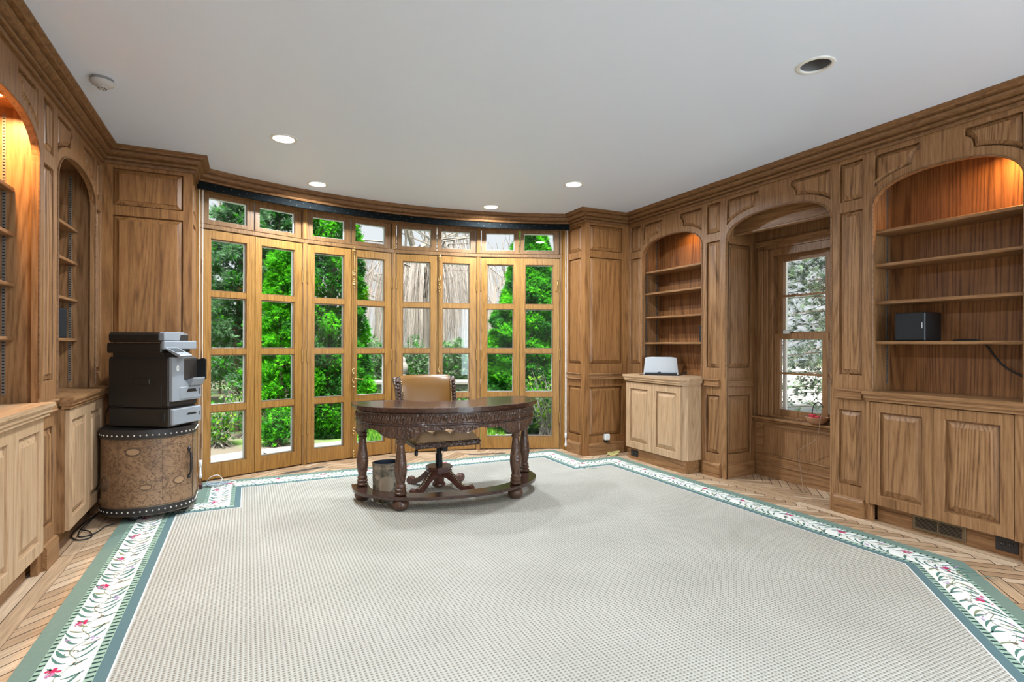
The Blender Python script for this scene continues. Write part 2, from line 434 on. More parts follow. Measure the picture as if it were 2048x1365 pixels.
# ------------------------------------------------------------------ mesh helpers
class MB:
    def __init__(self):
        self.v, self.f, self.m, self.uv = [], [], [], {}
    def add(self, verts, faces, mi=0):
        o = len(self.v)
        self.v += [tuple(p) for p in verts]
        for f in faces:
            self.f.append([i + o for i in f]); self.m.append(mi)
        return self
    def box(self, a, b, T=None, mi=0, bev=0.0):
        x0, y0, z0 = [min(a[i], b[i]) for i in range(3)]
        x1, y1, z1 = [max(a[i], b[i]) for i in range(3)]
        if bev > 0:
            bev = min(bev, (x1 - x0) * .45, (y1 - y0) * .45, (z1 - z0) * .45)
            pts = []
            for sx in (0, 1):
                for sy in (0, 1):
                    for sz in (0, 1):
                        X, Y, Z = (x0, x1)[sx], (y0, y1)[sy], (z0, z1)[sz]
                        dx, dy, dz = (bev, -bev)[sx], (bev, -bev)[sy], (bev, -bev)[sz]
                        pts += [(X, Y + dy, Z + dz), (X + dx, Y, Z + dz), (X + dx, Y + dy, Z)]
            def k(sx, sy, sz, ax): return ((sx * 2 + sy) * 2 + sz) * 3 + ax
            fs = []
            for s in (0, 1):
                fs.append([k(s, 0, 0, 0), k(s, 1, 0, 0), k(s, 1, 1, 0), k(s, 0, 1, 0)])
                fs.append([k(0, s, 0, 1), k(1, s, 0, 1), k(1, s, 1, 1), k(0, s, 1, 1)])
                fs.append([k(0, 0, s, 2), k(1, 0, s, 2), k(1, 1, s, 2), k(0, 1, s, 2)])
            for s in (0, 1):
                for t in (0, 1):
                    fs.append([k(s, t, 0, 0), k(s, t, 1, 0), k(s, t, 1, 1), k(s, t, 0, 1)])
                    fs.append([k(s, 0, t, 0), k(s, 1, t, 0), k(s, 1, t, 2), k(s, 0, t, 2)])
                    fs.append([k(0, s, t, 1), k(1, s, t, 1), k(1, s, t, 2), k(0, s, t, 2)])
                    for w in (0, 1):
                        fs.append([k(s, t, w, 0), k(s, t, w, 1), k(s, t, w, 2)])
        else:
            pts = [(x, y, z) for x in (x0, x1) for y in (y0, y1) for z in (z0, z1)]
            fs = [(0, 1, 3, 2), (4, 6, 7, 5), (0, 4, 5, 1), (2, 3, 7, 6), (0, 2, 6, 4), (1, 5, 7, 3)]
        if T: pts = [T(*p) for p in pts]
        return self.add(pts, fs, mi)
    def prism(self, poly, z0, z1, T=None, mi=0, caps=True):
        n = len(poly)
        pts = [(x, y, z0) for x, y in poly] + [(x, y, z1) for x, y in poly]
        fs = [(i, (i + 1) % n, n + (i + 1) % n, n + i) for i in range(n)]
        if caps:
            tri = tessellate_polygon([[Vector((x, y, 0)) for x, y in poly]])
            fs += [tuple(t) for t in tri] + [tuple(n + i for i in t) for t in tri]
        if T: pts = [T(*p) for p in pts]
        return self.add(pts, fs, mi)
    def lathe(self, prof, c=(0, 0, 0), n=24, mi=0, sx=1, sy=1, T=None, closed_ends=True):
        pts = []
        for r, z in prof:
            for i in range(n):
                a = 2 * PI * i / n
                pts.append((c[0] + r * sx * math.cos(a), c[1] + r * sy * math.sin(a), c[2] + z))
        fs = []
        for j in range(len(prof) - 1):
            for i in range(n):
                fs.append((j * n + i, j * n + (i + 1) % n, (j + 1) * n + (i + 1) % n, (j + 1) * n + i))
        if closed_ends:
            if prof[0][0] > 1e-5: fs.append(list(range(n))[::-1])
            if prof[-1][0] > 1e-5: fs.append([(len(prof) - 1) * n + i for i in range(n)])
        if T: pts = [T(*p) for p in pts]
        return self.add(pts, fs, mi)
    def tube(self, path, r, n=6, mi=0, caps=True, T=None):
        P = [Vector(p) for p in path]
        rs = r if isinstance(r, (list, tuple)) else [r] * len(P)
        pts = []
        up = None
        for i, p in enumerate(P):
            t = (P[min(i + 1, len(P) - 1)] - P[max(i - 1, 0)])
            if t.length < 1e-9: t = Vector((0, 0, 1))
            t.normalize()
            if up is None:
                up = Vector((0, 0, 1)) if abs(t.z) < 0.9 else Vector((1, 0, 0))
            s = t.cross(up)
            if s.length < 1e-6: s = t.cross(Vector((0.3, 1, 0.2)))
            s.normalize(); up = s.cross(t).normalized()
            for k in range(n):
                a = 2 * PI * k / n
                pts.append(p + (s * math.cos(a) + up * math.sin(a)) * rs[i])
        fs = []
        for i in range(len(P) - 1):
            for k in range(n):
                fs.append((i * n + k, i * n + (k + 1) % n, (i + 1) * n + (k + 1) % n, (i + 1) * n + k))
        if caps:
            fs.append(list(range(n))[::-1]); fs.append([(len(P) - 1) * n + k for k in range(n)])
        if T: pts = [T(*p) for p in pts]
        return self.add(pts, fs, mi)
    def ball(self, c, r, n=8, mi=0, sz=1.0, T=None):
        prof = [(math.sin(PI * j / (n // 2 + 1)) * r if 0 < j < n // 2 + 1 else 1e-6, -math.cos(PI * j / (n // 2 + 1)) * r * sz) for j in range(n // 2 + 2)]
        return self.lathe(prof, c, n, mi, T=T, closed_ends=False)
    def sweep(self, path, prof, mi=0, side=1, closed=False):
        """path: 2D polyline, prof: [(offset, z)], offset to the right (side=1) of travel, mitred."""
        n = len(path); cols = []
        for i in range(n):
            p = Vector(path[i])
            a = (p - Vector(path[i - 1])).normalized() if (i > 0 or closed) else None
            b = (Vector(path[(i + 1) % n]) - p).normalized() if (i < n - 1 or closed) else None
            na = Vector((a.y, -a.x)) * side if a else None
            nb = Vector((b.y, -b.x)) * side if b else None
            if na is None: mvec = nb
            elif nb is None: mvec = na
            else:
                mvec = (na + nb); mvec = mvec / max(0.2, mvec.dot(na))
            cols.append([(p.x + mvec.x * o, p.y + mvec.y * o, z) for o, z in prof])
        k = len(prof)
        pts = [q for c in cols for q in c]
        fs = []
        for i in range(n if closed else n - 1):
            j = (i + 1) % n
            for q in range(k - 1):
                fs.append((i * k + q, j * k + q, j * k + q + 1, i * k + q + 1))
        return self.add(pts, fs, mi)
    def build(self, name, mats, parent=None, smooth=0, bevel=0.0, origin=None):
        me = bpy.data.meshes.new(name)
        vv = self.v
        me.from_pydata(vv, [], self.f)
        mats = mats if isinstance(mats, (list, tuple)) else [mats]
        for m in mats: me.materials.append(m)
        if len(mats) > 1: me.polygons.foreach_set('material_index', self.m)
        bm = bmesh.new(); bm.from_mesh(me)
        bmesh.ops.recalc_face_normals(bm, faces=bm.faces)
        bm.to_mesh(me); bm.free()
        if smooth:
            me.polygons.foreach_set('use_smooth', [True] * len(me.polygons))
            try: me.set_sharp_from_angle(angle=math.radians(smooth))
            except Exception: pass
        me.update()
        o = bpy.data.objects.new(name, me)
        COL.objects.link(o)
        if parent is not None:
            o.parent = parent
            if parent.type == 'EMPTY' and not parent.get('local'):
                o.matrix_parent_inverse = Matrix.Translation(-parent.location)
        if bevel:
            md = o.modifiers.new('bevel', 'BEVEL'); md.width = bevel; md.segments = 2; md.limit_method = 'ANGLE'
        return o

def tag(o, label, cat, group=None):
    o['label'] = label; o['category'] = cat
    if group: o['group'] = group
    return o

def thing(name, label, cat, loc, group=None):
    o = bpy.data.objects.new(name, None)
    o.empty_display_size = 0.1
    COL.objects.link(o); o.location = loc
    return tag(o, label, cat, group)

def local_thing(name, label, cat, loc, rz=0, group=None):
    """children built in the thing's own coordinates"""
    o = thing(name, label, cat, loc, group)
    o.rotation_euler = (0, 0, rz); o['local'] = 1
    return o

def struct(o):
    o['kind'] = 'structure'
    return o

def copy_tree(o, parent=None):
    c = o.copy(); COL.objects.link(c)
    if parent is not None: c.parent = parent
    for ch in list(o.children): copy_tree(ch, c)
    return c

def rect(u0, u1, v0, v1): return [(u0, v0), (u1, v0), (u1, v1), (u0, v1)]

def area2(poly):
    return sum(poly[i][0] * poly[(i + 1) % len(poly)][1] - poly[(i + 1) % len(poly)][0] * poly[i][1] for i in range(len(poly)))

def inset(poly, d):
    """offset a simple polygon inwards by d (mitred)"""
    n = len(poly); s = 1 if area2(poly) > 0 else -1
    out = []
    for i in range(n):
        p = Vector(poly[i]); a = (p - Vector(poly[i - 1])).normalized(); b = (Vector(poly[(i + 1) % n]) - p).normalized()
        na = Vector((-a.y, a.x)) * s; nb = Vector((-b.y, b.x)) * s
        m = na + nb
        k = m.dot(na)
        m = m / max(0.35, k)
        out.append((p.x + m.x * d, p.y + m.y * d))
    return out

def raised_panel(poly, T, bev=0.034, groove=0.009, deep=0.017, mb=None, mi=0):
    """a fielded panel set into a hole: quirk, groove, bevel, field.  T(u, v, w): w into the wall"""
    mb = mb or MB()
    rings = [(poly, 0.0), (inset(poly, 0.002), 0.004), (inset(poly, 0.003), 0.030), (inset(poly, groove), 0.030), (inset(poly, groove + 0.001), deep),
             (inset(poly, groove + bev), 0.004), (inset(poly, groove + bev + 0.0015), -0.001)]
    n = len(poly)
    pts = [T(u, v, w) for r, w in rings for u, v in r]
    fs = []
    for j in range(len(rings) - 1):
        for i in range(n):
            fs.append((j * n + i, j * n + (i + 1) % n, (j + 1) * n + (i + 1) % n, (j + 1) * n + i))
    b = (len(rings) - 1) * n
    tri = tessellate_polygon([[Vector((u, v, 0)) for u, v in rings[-1][0]]])
    fs += [tuple(b + i for i in t) for t in tri]
    mb.add(pts, fs, mi)
    return mb

def face_with_holes(mb, outer, holes, T, depth=0.03, mi=0, edge_skip=()):
    loops = [outer] + list(holes)
    tri = tessellate_polygon([[Vector((u, v, 0)) for u, v in l] for l in loops])
    flat = [p for l in loops for p in l]
    mb.add([T(u, v, 0) for u, v in flat], [tuple(t) for t in tri], mi)
    n = len(outer)
    pts = [T(u, v, 0) for u, v in outer] + [T(u, v, depth) for u, v in outer]
    mb.add(pts, [(i, (i + 1) % n, n + (i + 1) % n, n + i) for i in range(n) if i not in edge_skip], mi)
    return mb

# ------------------------------------------------------------------ the room's measures
XL, XR, YB, YR, ZC = -1.01, 4.01, 5.13, -2.6, 2.771
XPL, XPR = -0.41, 3.41
TR = lambda u, v, w: (XR + w, u, v)
TL = lambda u, v, w: (XL - w, u, v)
TB = lambda u, v, w: (u, YB + w, v)
TSR = lambda u, v, w: (XPR + w, u, v)
TSL = lambda u, v, w: (XPL - w, u, v)
SPRING, RISE = 2.225, 0.20
Z_LOW, Z_TALL, Z_SMALL = (0.215, 0.775), (1.035, 2.25), (2.325, 2.615)
BASE_H, DADO = 0.135, (0.858, 0.93)

def arch_curve(c, h, off=0.0, n=28, t0=-1.0, t1=1.0):
    pts = []
    for i in range(n + 1):
        a = PI * (1 - (t0 + 1) / 2 - (t1 - t0) / 2 * i / n)
        cx, sx = math.cos(a), math.sin(a)
        e = 2 / 2.35
        pts.append((c + (h + off) * math.copysign(abs(cx) ** e, cx), SPRING + (RISE + off) * abs(sx) ** e))
    return pts

def arch_z(c, h, u, off):
    t = min(1.0, abs(u - c) / (h + off))
    return SPRING + (RISE + off) * (1 - t ** 2.35) ** (1 / 2.35)

def spandrels(c, h):
    """the two shaped panels over an arch"""
    out = []
    for s in (-1, 1):
        uo = c + s * (h - 0.004); ui = c + s * (h * 0.30); off = 0.062
        zt = Z_SMALL[1] - 0.005
        us = c + s * (h * 0.30 + 0.045)
        pts = [(uo, zt), (ui, zt), (ui, arch_z(c, h, ui, off) + 0.075)]
        for k in range(1, 5):               # the little hollow at the inner end
            a = PI / 2 * k / 4
            pts.append((ui + s * 0.045 * math.sin(a) * 0.9, arch_z(c, h, ui, off) + 0.075 - 0.05 * (1 - math.cos(a))))
        m = 12
        for k in range(m + 1):
            u = us + (uo - us) * k / m
            pts.append((u, arch_z(c, h, u, off)))
        out.append(pts)
    return out

def dado_block(mb, u0, u1, T, mi=0):
    z0, z1 = DADO
    mb.box((u0, z0 + 0.012, -0.018), (u1, z1 - 0.014, 0.0), T, mi)
    mb.box((u0 - 0.006, z1 - 0.016, -0.028), (u1 + 0.006, z1, 0.0), T, mi, bev=0.006)
    mb.box((u0 - 0.006, z0, -0.024), (u1 + 0.006, z0 + 0.014, 0.0), T, mi, bev=0.005)

def base_block(mb, u0, u1, T, mi=0):
    mb.box((u0, 0.0, -0.024), (u1, BASE_H - 0.02, 0.0), T, mi)
    mb.prism([(-0.024, BASE_H - 0.02), (-0.018, BASE_H - 0.008), (-0.004, BASE_H), (0, BASE_H), (0, BASE_H - 0.02)], u0, u1,
             (lambda a, b, c: T(c, b, a)), mi)

def pilaster_cols(u0, u1):
    return [rect(u0, u1, *Z_LOW), rect(u0, u1, *Z_TALL), rect(u0, u1, *Z_SMALL)]

def panelled_wall(name, T, u_from, u_to, arches, pilasters, mat_h, cut=()):
    """arches: (centre, half width); pilasters: (u0, u1) of the panel column"""
    outer = [(u_from, 0.0)]
    for c, h in sorted(arches):
        outer += [(c - h, 0.0)] + arch_curve(c, h) + [(c + h, 0.0)]
    outer += [(u_to, 0.0), (u_to, ZC), (u_from, ZC)]
    holes = []
    for p in pilasters: holes += pilaster_cols(*p)
    sp = []
    for c, h in arches: sp += spandrels(c, h)
    mb = face_with_holes(MB(), outer, holes + sp + list(cut), T, 0.03)
    w = struct(mb.build(name, oak))
    for p in pilasters:
        for h in pilaster_cols(*p):
            raised_panel(h, T, bev=min(0.032, (p[1] - p[0]) * 0.2)).build('panel', oak_panel, w)
        m = MB(); dado_block(m, p[0] - 0.005, p[1] + 0.005, T); m.build('dado_moulding', mat_h, w)
        m = MB(); base_block(m, p[0] - 0.02, p[1] + 0.02, T); m.build('plinth_block', mat_h, w)
    for s in sp:
        raised_panel(s, T, bev=0.022).build('arch_panel', oak_panel, w)
    for c, h in arches:
        m = MB()
        path = [T(c - h - 0.004, 0.95, -0.002)] + [T(u, v, -0.002) for u, v in arch_curve(c, h, 0.004)] + [T(c + h + 0.004, 0.95, -0.002)]
        m.tube(path, 0.0065, 6)
        m.build('arch_bead', oak_crown, w, smooth=60)
    return w

R_ARCH = {'far': (4.4225, 0.4425), 'alcove': (3.1725, 0.5045), 'near': (1.9355, 0.4175)}
L_ARCH = {'far': (4.4875, 0.4375), 'near': (3.311, 0.418)}
wall_right = panelled_wall('wall_right', TR, YR, YB, list(R_ARCH.values()),
                           [(4.905, 5.085), (3.754, 3.922), (2.429, 2.605), (1.27, 1.445)], oak_y)
wall_left = panelled_wall('wall_left', TL, YR, YB, list(L_ARCH.values()),
                          [(4.965, 5.105), (3.81, 3.985), (2.63, 2.805)], oak_y, cut=[rect(-2.2, -0.5, 0.5, 2.3)])  # the cut is an unseen opening added for the side fill light

def back_piece(name, T, u0, u1, hole, mat_h, blocks):
    holes = pilaster_cols(*hole)
    mb = face_with_holes(MB(), [(u0, 0), (u1, 0), (u1, ZC), (u0, ZC)], holes, T, 0.03, edge_skip=(0, 1, 2, 3))
    w = struct(mb.build(name, oak_red))
    for h in holes: raised_panel(h, T, bev=0.032 if hole[1] - hole[0] > .3 else .026).build('panel', oak_red, w)
    m = MB(); dado_block(m, hole[0] - 0.005, hole[1] + 0.005, T); m.build('dado_moulding', mat_h, w)
    m = MB(); base_block(m, hole[0] - 0.015, hole[1] + 0.015, T); m.build('plinth_block', mat_h, w)
    return w
back_piece('wall_back_left', TB, XL, XPL, (-0.945, -0.475), oak_x, True)
back_piece('wall_back_right', TB, XPR, XR, (3.475, 3.93), oak_x, True)
back_piece('wall_bay_left', TSL, YB, 5.60, (5.215, 5.475), oak_y, True)
back_piece('wall_bay_right', TSR, YB, 5.60, (5.215, 5.475), oak_y, True)

# rear wall with an opening added for the fill light (behind the camera)
m = MB()
RW = [(2.2, 3.7)]
xs = [XL, RW[0][0], RW[0][1], XR]
for i in range(0, 3, 2): m.box((xs[i], YR - 0.12, 0), (xs[i + 1], YR, ZC))
for a, b in RW:
    m.box((a, YR - 0.12, 0), (b, YR, 0.4)); m.box((a, YR - 0.12, 2.3), (b, YR, ZC))
struct(m.build('wall_rear', wall_paint))

# outer skins that keep daylight out of the wall cavities
m = MB()
m.box((XL - 0.62, -0.5, -0.05), (XL - 0.56, 5.7, ZC + 0.2)); m.box((XL - 0.62, -0.5, -0.05), (XL - 0.03, -0.48, ZC + 0.2))
m.box((XL - 0.62, YR - 0.12, -0.05), (XL - 0.56, -0.5, 0.48)); m.box((XL - 0.62, YR - 0.12, 2.32), (XL - 0.56, -0.5, ZC + 0.2)); m.box((XL - 0.62, YR - 0.12, -0.05), (XL - 0.03, YR - 0.05, ZC + 0.2))
m.box((XL - 0.60, 5.25, -0.05), (XPL - 0.04, 5.75, ZC + 0.2))
struct(m.build('wall_outer_left', stone))
m = MB()
m.box((XR + 0.66, YR - 0.12, -0.05), (XR + 0.70, 2.56, ZC + 0.2))
m.box((XR + 0.66, 3.80, -0.05), (XR + 0.70, 5.7, ZC + 0.2))
m.box((XR + 0.66, 2.56, 2.28), (XR + 0.70, 3.80, ZC + 0.2))
m.box((XR + 0.66, 2.56, -0.05), (XR + 0.70, 3.80, 0.50))
m.box((XPR + 0.04, 5.25, -0.05), (XR + 0.68, 5.75, ZC + 0.2))
struct(m.build('wall_outer_right', stone))

# ------------------------------------------------------------------ ceiling with the holes of its cans
LIGHTS = [(0.235, 4.355), (0.591, 5.445), (2.406, 5.482), (2.765, 4.36), (2.76, 1.925), (0.24, 1.925), (0.24, -0.6), (2.76, -0.6)]  # last two are unseen, added behind the camera to brighten the room
CAN_R = 0.078
hol = [[(x + CAN_R * math.cos(2 * PI * k / 32), y + CAN_R * math.sin(2 * PI * k / 32)) for k in range(32)] for x, y in LIGHTS]
mb = MB()
outer = [(XL - 0.6, YR - 0.15), (XR + 0.68, YR - 0.15), (XR + 0.68, 5.75), (3.46, 5.75), (2.52, 6.13), (1.5, 6.32), (0.48, 6.13), (-0.46, 5.75), (XL - 0.6, 5.75)]
tri = tessellate_polygon([[Vector((u, v, 0)) for u, v in l] for l in [outer] + hol])
flat = [p for l in [outer] + hol for p in l]
mb.add([(u, v, ZC) for u, v in flat], [tuple(t) for t in tri])
mb.prism(inset(outer, -0.02), ZC + 0.22, ZC + 0.30)
mb.prism(inset(outer, -0.005), ZC, ZC + 0.24, caps=False)
struct(mb.build('ceiling', ceiling_paint))

# ------------------------------------------------------------------ floor: joints, straight border boards, herringbone blocks
def clip_poly(poly, x0, x1, y0, y1):
    for ax, val, keep in ((0, x0, 1), (0, x1, -1), (1, y0, 1), (1, y1, -1)):
        out = []
        for i in range(len(poly)):
            a, b = poly[i - 1], poly[i]
            ia, ib = (a[ax] - val) * keep >= 0, (b[ax] - val) * keep >= 0
            if ia != ib:
                t = (val - a[ax]) / (b[ax] - a[ax])
                out.append(tuple(a[k] + (b[k] - a[k]) * t for k in range(len(a))))
            if ib: out.append(b)
        poly = out
        if len(poly) < 3: return []
    return poly

fl = MB(); fuv = []
fl.box((XL - 0.5, YR - 0.1, -0.06), (XR + 0.66, 6.3, -0.0015), mi=1)
fuv += [[(0, 0)] * 4] * 6
def plank(poly_uv):
    """poly of (x, y, u, v)"""
    if len(poly_uv) < 3: return
    fl.add([(p[0], p[1], 0.0) for p in poly_uv], [list(range(len(poly_uv)))], 0)
    fuv.append([(p[2], p[3]) for p in poly_uv])
def board(x0, x1, y0, y1, along):
    g = 0.002
    if along == 'y': plank([(x0 + g, y0 + g, y0, x0), (x1 - g, y0 + g, y0, x1), (x1 - g, y1 - g, y1, x1), (x0 + g, y1 - g, y1, x0)])
    else: plank([(x0 + g, y0 + g, x0, y0), (x1 - g, y0 + g, x1, y0), (x1 - g, y1 - g, x1, y1), (x0 + g, y1 - g, x0, y1)])
HBX0, HBX1, HBY1 = -0.905, 3.905, 5.05
for x0, x1 in ((-1.32, -1.07), (-1.07, -0.987), (-0.987, HBX0), (HBX1, 3.99), (3.99, 4.08)):
    y = YR
    while y < 5.13:
        L_ = R.uniform(0.9, 1.5); y2 = min(5.13, y + L_); 
        board(x0, x1, y, y2, 'y'); y = y2
x = -0.905
def herring(x0, x1, y0, y1, ox=0.0, oy=0.0, pw=0.068, pl=0.34):
    c45 = math.sqrt(0.5); n = int(round(pl / pw))
    rng = int((max(x1 - x0, y1 - y0) * 1.6) / pw) + 4
    cx, cy = (x0 + x1) / 2 + ox, (y0 + y1) / 2 + oy
    g = 0.0026
    for i in range(-rng, rng):
        for j in range(-rng, rng):
            k = (i - j) % (2 * n)
            # horizontal block starts where k == 0; vertical one where k == n in the classic tiling
            if k == 0:
                a, b, w, h, hor = i * pw, j * pw, pl, pw, True
            elif k == 2 * n - 1:
                a, b, w, h, hor = i * pw, j * pw - (n - 1) * pw + (n - 1) * pw, pw, pl, False
            else: continue
            q = [(a + g, b + g), (a + w - g, b + g), (a + w - g, b + h - g), (a + g, b + h - g)]
            pr = []
            for s, t in q:
                X, Y = cx + (s - t) * c45, cy + (s + t) * c45
                pr.append((X, Y, s, t) if hor else (X, Y, t, s))
            if max(p[0] for p in pr) < x0 or min(p[0] for p in pr) > x1 or max(p[1] for p in pr) < y0 or min(p[1] for p in pr) > y1: continue
            plank(clip_poly(pr, x0, x1, y0, y1))
herring(HBX0, HBX1, 0.9, HBY1)
board(HBX0, HBX1, YR, 0.9, 'y')
herring(-0.40, 3.40, HBY1, 6.2, 0.0, 0.02)
board(HBX0, -0.40, HBY1, 5.14, 'x'); board(3.40, HBX1, HBY1, 5.14, 'x')
herring(4.08, 4.52, 2.4, 3.85)
me_floor = fl.build('floor', [parquet, floor_gap])
struct(me_floor)
uvl = me_floor.data.uv_layers.new(name='UVMap')
_k = 0
for poly, q in zip(me_floor.data.polygons, fuv):
    for li, uvp in zip(poly.loop_indices, q): uvl.data[li].uv = uvp

# ------------------------------------------------------------------ crown moulding
BAY_C, BAY_HALF, ARC_END, ARC_MID = 1.5, 1.91, 5.45, 5.91
_s = ARC_MID - ARC_END; ARC_R = (BAY_HALF ** 2 + _s ** 2) / (2 * _s); ARC_Y0 = ARC_MID - ARC_R
def arc_pt(x, off=0.0):
    r = ARC_R + off
    return (x, ARC_Y0 + math.sqrt(max(0, r * r - (x - BAY_C) ** 2)))
arc = [arc_pt(XPL + (XPR - XPL) * i / 48) for i in range(49)]
crown_path = [(XL, YR), (XL, YB), (XPL, YB)] + arc + [(XPR, YB), (XR, YB), (XR, YR)]
prof = [(0, 2.640), (0.016, 2.640), (0.020, 2.646), (0.020, 2.660), (0.008, 2.664), (0.010, 2.668), (0.034, 2.672), (0.040, 2.682), (0.036, 2.692),
        (0.024, 2.696), (0.028, 2.700), (0.046, 2.706), (0.060, 2.718), (0.066, 2.730), (0.058, 2.734), (0.060, 2.738), (0.088, 2.741), (0.094, 2.750), (0.104, 2.756), (0.112, 2.762), (0.112, ZC)]
struct(MB().sweep(crown_path, prof, side=1).build('trim_1', oak_crown, smooth=25))
# fascia and soffit of the bay head
BV = [(-0.395, 5.605), (0.528, 5.988), (1.5, 6.17), (2.472, 5.988), (3.395, 5.605)]
def bay_y(x):
    x = min(max(x, BV[0][0]), BV[-1][0])
    for (x0, y0), (x1, y1) in zip(BV, BV[1:]):
        if x <= x1: return y0 + (y1 - y0) * (x - x0) / (x1 - x0)
    return BV[-1][1]
m = MB()
top = arc
m.add([(x, y, 2.60) for x, y in arc] + [(x, y, ZC) for x, y in arc], [(i, i + 1, 50 + i, 49 + i) for i in range(48)])
m.add([(x, y, 2.645) for x, y in arc] + [(x, bay_y(x) + 0.02, 2.645) for x, y in arc], [(i, i + 1, 50 + i, 49 + i) for i in range(48)])
struct(m.build('trim_2', oak_crown))

# ------------------------------------------------------------------ the bay: four facets of paired french doors with transoms
BV = [(-0.395, 5.605), (0.528, 5.988), (1.5, 6.17), (2.472, 5.988), (3.395, 5.605)]
def facet_T(i):
    a, b = Vector(BV[i]), Vector(BV[i + 1])
    d = (b - a).normalized(); n = Vector((-d.y, d.x))
    return (lambda u, v, w, a=a, d=d, n=n: (a.x + d.x * u + n.x * w, a.y + d.y * u + n.y * w, v)), (b - a).length
ROWS = [(0.148, 0.625), (0.683, 1.150), (1.203, 1.680), (1.733, 2.210)]
door_i = win_i = 0
for fi in range(4):
    T, FL = facet_T(fi)
    # frame of the facet: posts, head rail, upper rail, threshold
    m = MB()
    for u0, u1 in ((-0.012, 0.026), (FL - 0.026, FL + 0.012)):
        m.box((u0, 0, -0.006), (u1, 2.66, 0.075), T)
    m.box((-0.01, 2.293, -0.012), (FL + 0.01, 2.338, 0.075), T, bev=0.004)
    m.box((-0.01, 2.333, -0.018), (FL + 0.01, 2.341, 0.0), T, bev=0.003)
    m.box((0, 2.625, -0.004), (FL, 2.68, 0.075), T)
    m.box((0, -0.01, 0.03), (FL, 0.012, 0.10), T)
    struct(m.build('trim_%d' % (3 + fi), honey_dark))
    for li in range(2):
        if li == 0: s0, s1, g0, g1 = 0.030, 0.4920, 0.098, 0.418
        else: s0, s1, g0, g1 = 0.4975, FL - 0.030, 0.556, FL - 0.105
        if fi >= 2: pass
        door_i += 1
        m = MB()
        m.box((s0, 0.014, 0), (g0, 2.286, 0.052), T); m.box((g1, 0.014, 0), (s1, 2.286, 0.052), T)
        zs = [0.014] + [z for r in ROWS for z in r] + [2.286]
        for k in range(0, len(zs), 2):
            m.box((g0, zs[k], 0.0 if k in (0, 8) else 0.005), (g1, zs[k + 1], 0.051), T)
        d = struct(m.build('door_%d' % door_i, honey))
        # glazing beads
        m = MB()
        for z0, z1 in ROWS:
            b = 0.009
            m.box((g0, z0, 0.012), (g0 + b, z1, 0.030), T); m.box((g1 - b, z0, 0.012), (g1, z1, 0.030), T)
            m.box((g0 + b, z0, 0.0125), (g1 - b, z0 + b, 0.030), T); m.box((g0 + b, z1 - b, 0.0125), (g1 - b, z1, 0.030), T)
        m.build('glazing_bead', honey_dark, d)
        m = MB()
        for z0, z1 in ROWS:
            b = 0.011
            m.box((g0, z0, 0.040), (g0 + b, z1, 0.062), T); m.box((g1 - b, z0, 0.040), (g1, z1, 0.062), T)
            m.box((g0 + b, z0, 0.0405), (g1 - b, z0 + b, 0.062), T); m.box((g0 + b, z1 - b, 0.0405), (g1 - b, z1, 0.062), T)
        ob = m.build('outer_glazing_bar', white_paint, d); ob['label'] = 'white outer glazing bar'
        m = MB()
        for z0, z1 in ROWS:
            m.add([T(g0, z0, 0.034), T(g1, z0, 0.034), T(g1, z1, 0.034), T(g0, z1, 0.034)], [(0, 1, 2, 3)])
        m.build('pane', glass, d)
        hu = s0 - 0.003 if li == 0 else s1 + 0.003
        for hz_ in (0.38, 1.13, 1.95):
            m = MB()
            m.tube([T(hu, hz_ - 0.055, -0.008), T(hu, hz_ + 0.055, -0.008)], 0.0075, 8)
            m.ball(T(hu, hz_ + 0.06, -0.008), 0.008); m.ball(T(hu, hz_ - 0.06, -0.008), 0.008)
            m.build('hinge', brass, d, smooth=60)
        if li == 1 and fi in (1, 2):
            # brass espagnolette bolt with lever
            m = MB(); u = s0 + 0.022
            m.tube([T(u, 0.05, -0.012), T(u, 2.27, -0.012)], 0.0055, 8)
            m.build('bolt_rod', brass, d, smooth=60)
            m = MB()
            for zc, hh in ((2.27, 0.03), (2.0, 0.05), (1.90, 0.03), (0.93, 0.05), (0.83, 0.05), (0.30, 0.03), (0.05, 0.03)):
                m.box((u - 0.016, zc - hh, -0.007), (u + 0.016, zc + hh, 0.0), T, bev=0.003)
                m.ball(T(u, zc + hh, -0.012), 0.013); m.ball(T(u, zc - hh, -0.012), 0.013); m.ball(T(u, zc, -0.014), 0.016)
            m.build('bolt_plate', brass, d, smooth=50)
            m = MB()
            m.tube([T(u, 0.875, -0.012), T(u, 0.875, -0.045), T(u + 0.02, 0.875, -0.05), T(u + 0.10, 0.868, -0.048)], [0.007, 0.007, 0.007, 0.0055], 8)
            m.build('door_handle', brass, d, smooth=60)
        if fi == 3 and li == 1:
            m = MB(); u = s1 - 0.03
            m.tube([T(u + 0.012, 2.02, -0.006), T(u, 1.97, -0.012), T(u - 0.006, 1.91, -0.008)], 0.006, 6)
            for z_ in (2.03, 1.97, 1.90): m.ball(T(u + (z_ - 1.965) * 0.14, z_, -0.01), 0.011)
            m.build('latch', brass, d, smooth=60)
        # transom light above this leaf
        win_i += 1
        m = MB(); t0, t1, z0, z1 = g0 - 0.012, g1 + 0.008, 2.383, 2.585
        m.box((s0 + .004, 2.342, 0.016), (t0, 2.624, 0.055), T); m.box((t1, 2.342, 0.016), (s1 - .004, 2.624, 0.055), T)
        m.box((t0, 2.342, 0.0165), (t1, z0, 0.055), T); m.box((t0, z1, 0.0165), (t1, 2.624, 0.055), T)
        w = struct(m.build('window_%d' % win_i, honey_dark))
        m = MB(); b = 0.007
        for q in (((t0, z0), (t0 + b, z1)), ((t1 - b, z0), (t1, z1)), ((t0, z0), (t1, z0 + b)), ((t0, z1 - b), (t1, z1))):
            m.box((q[0][0], q[0][1], 0.045), (q[1][0], q[1][1], 0.066), T)
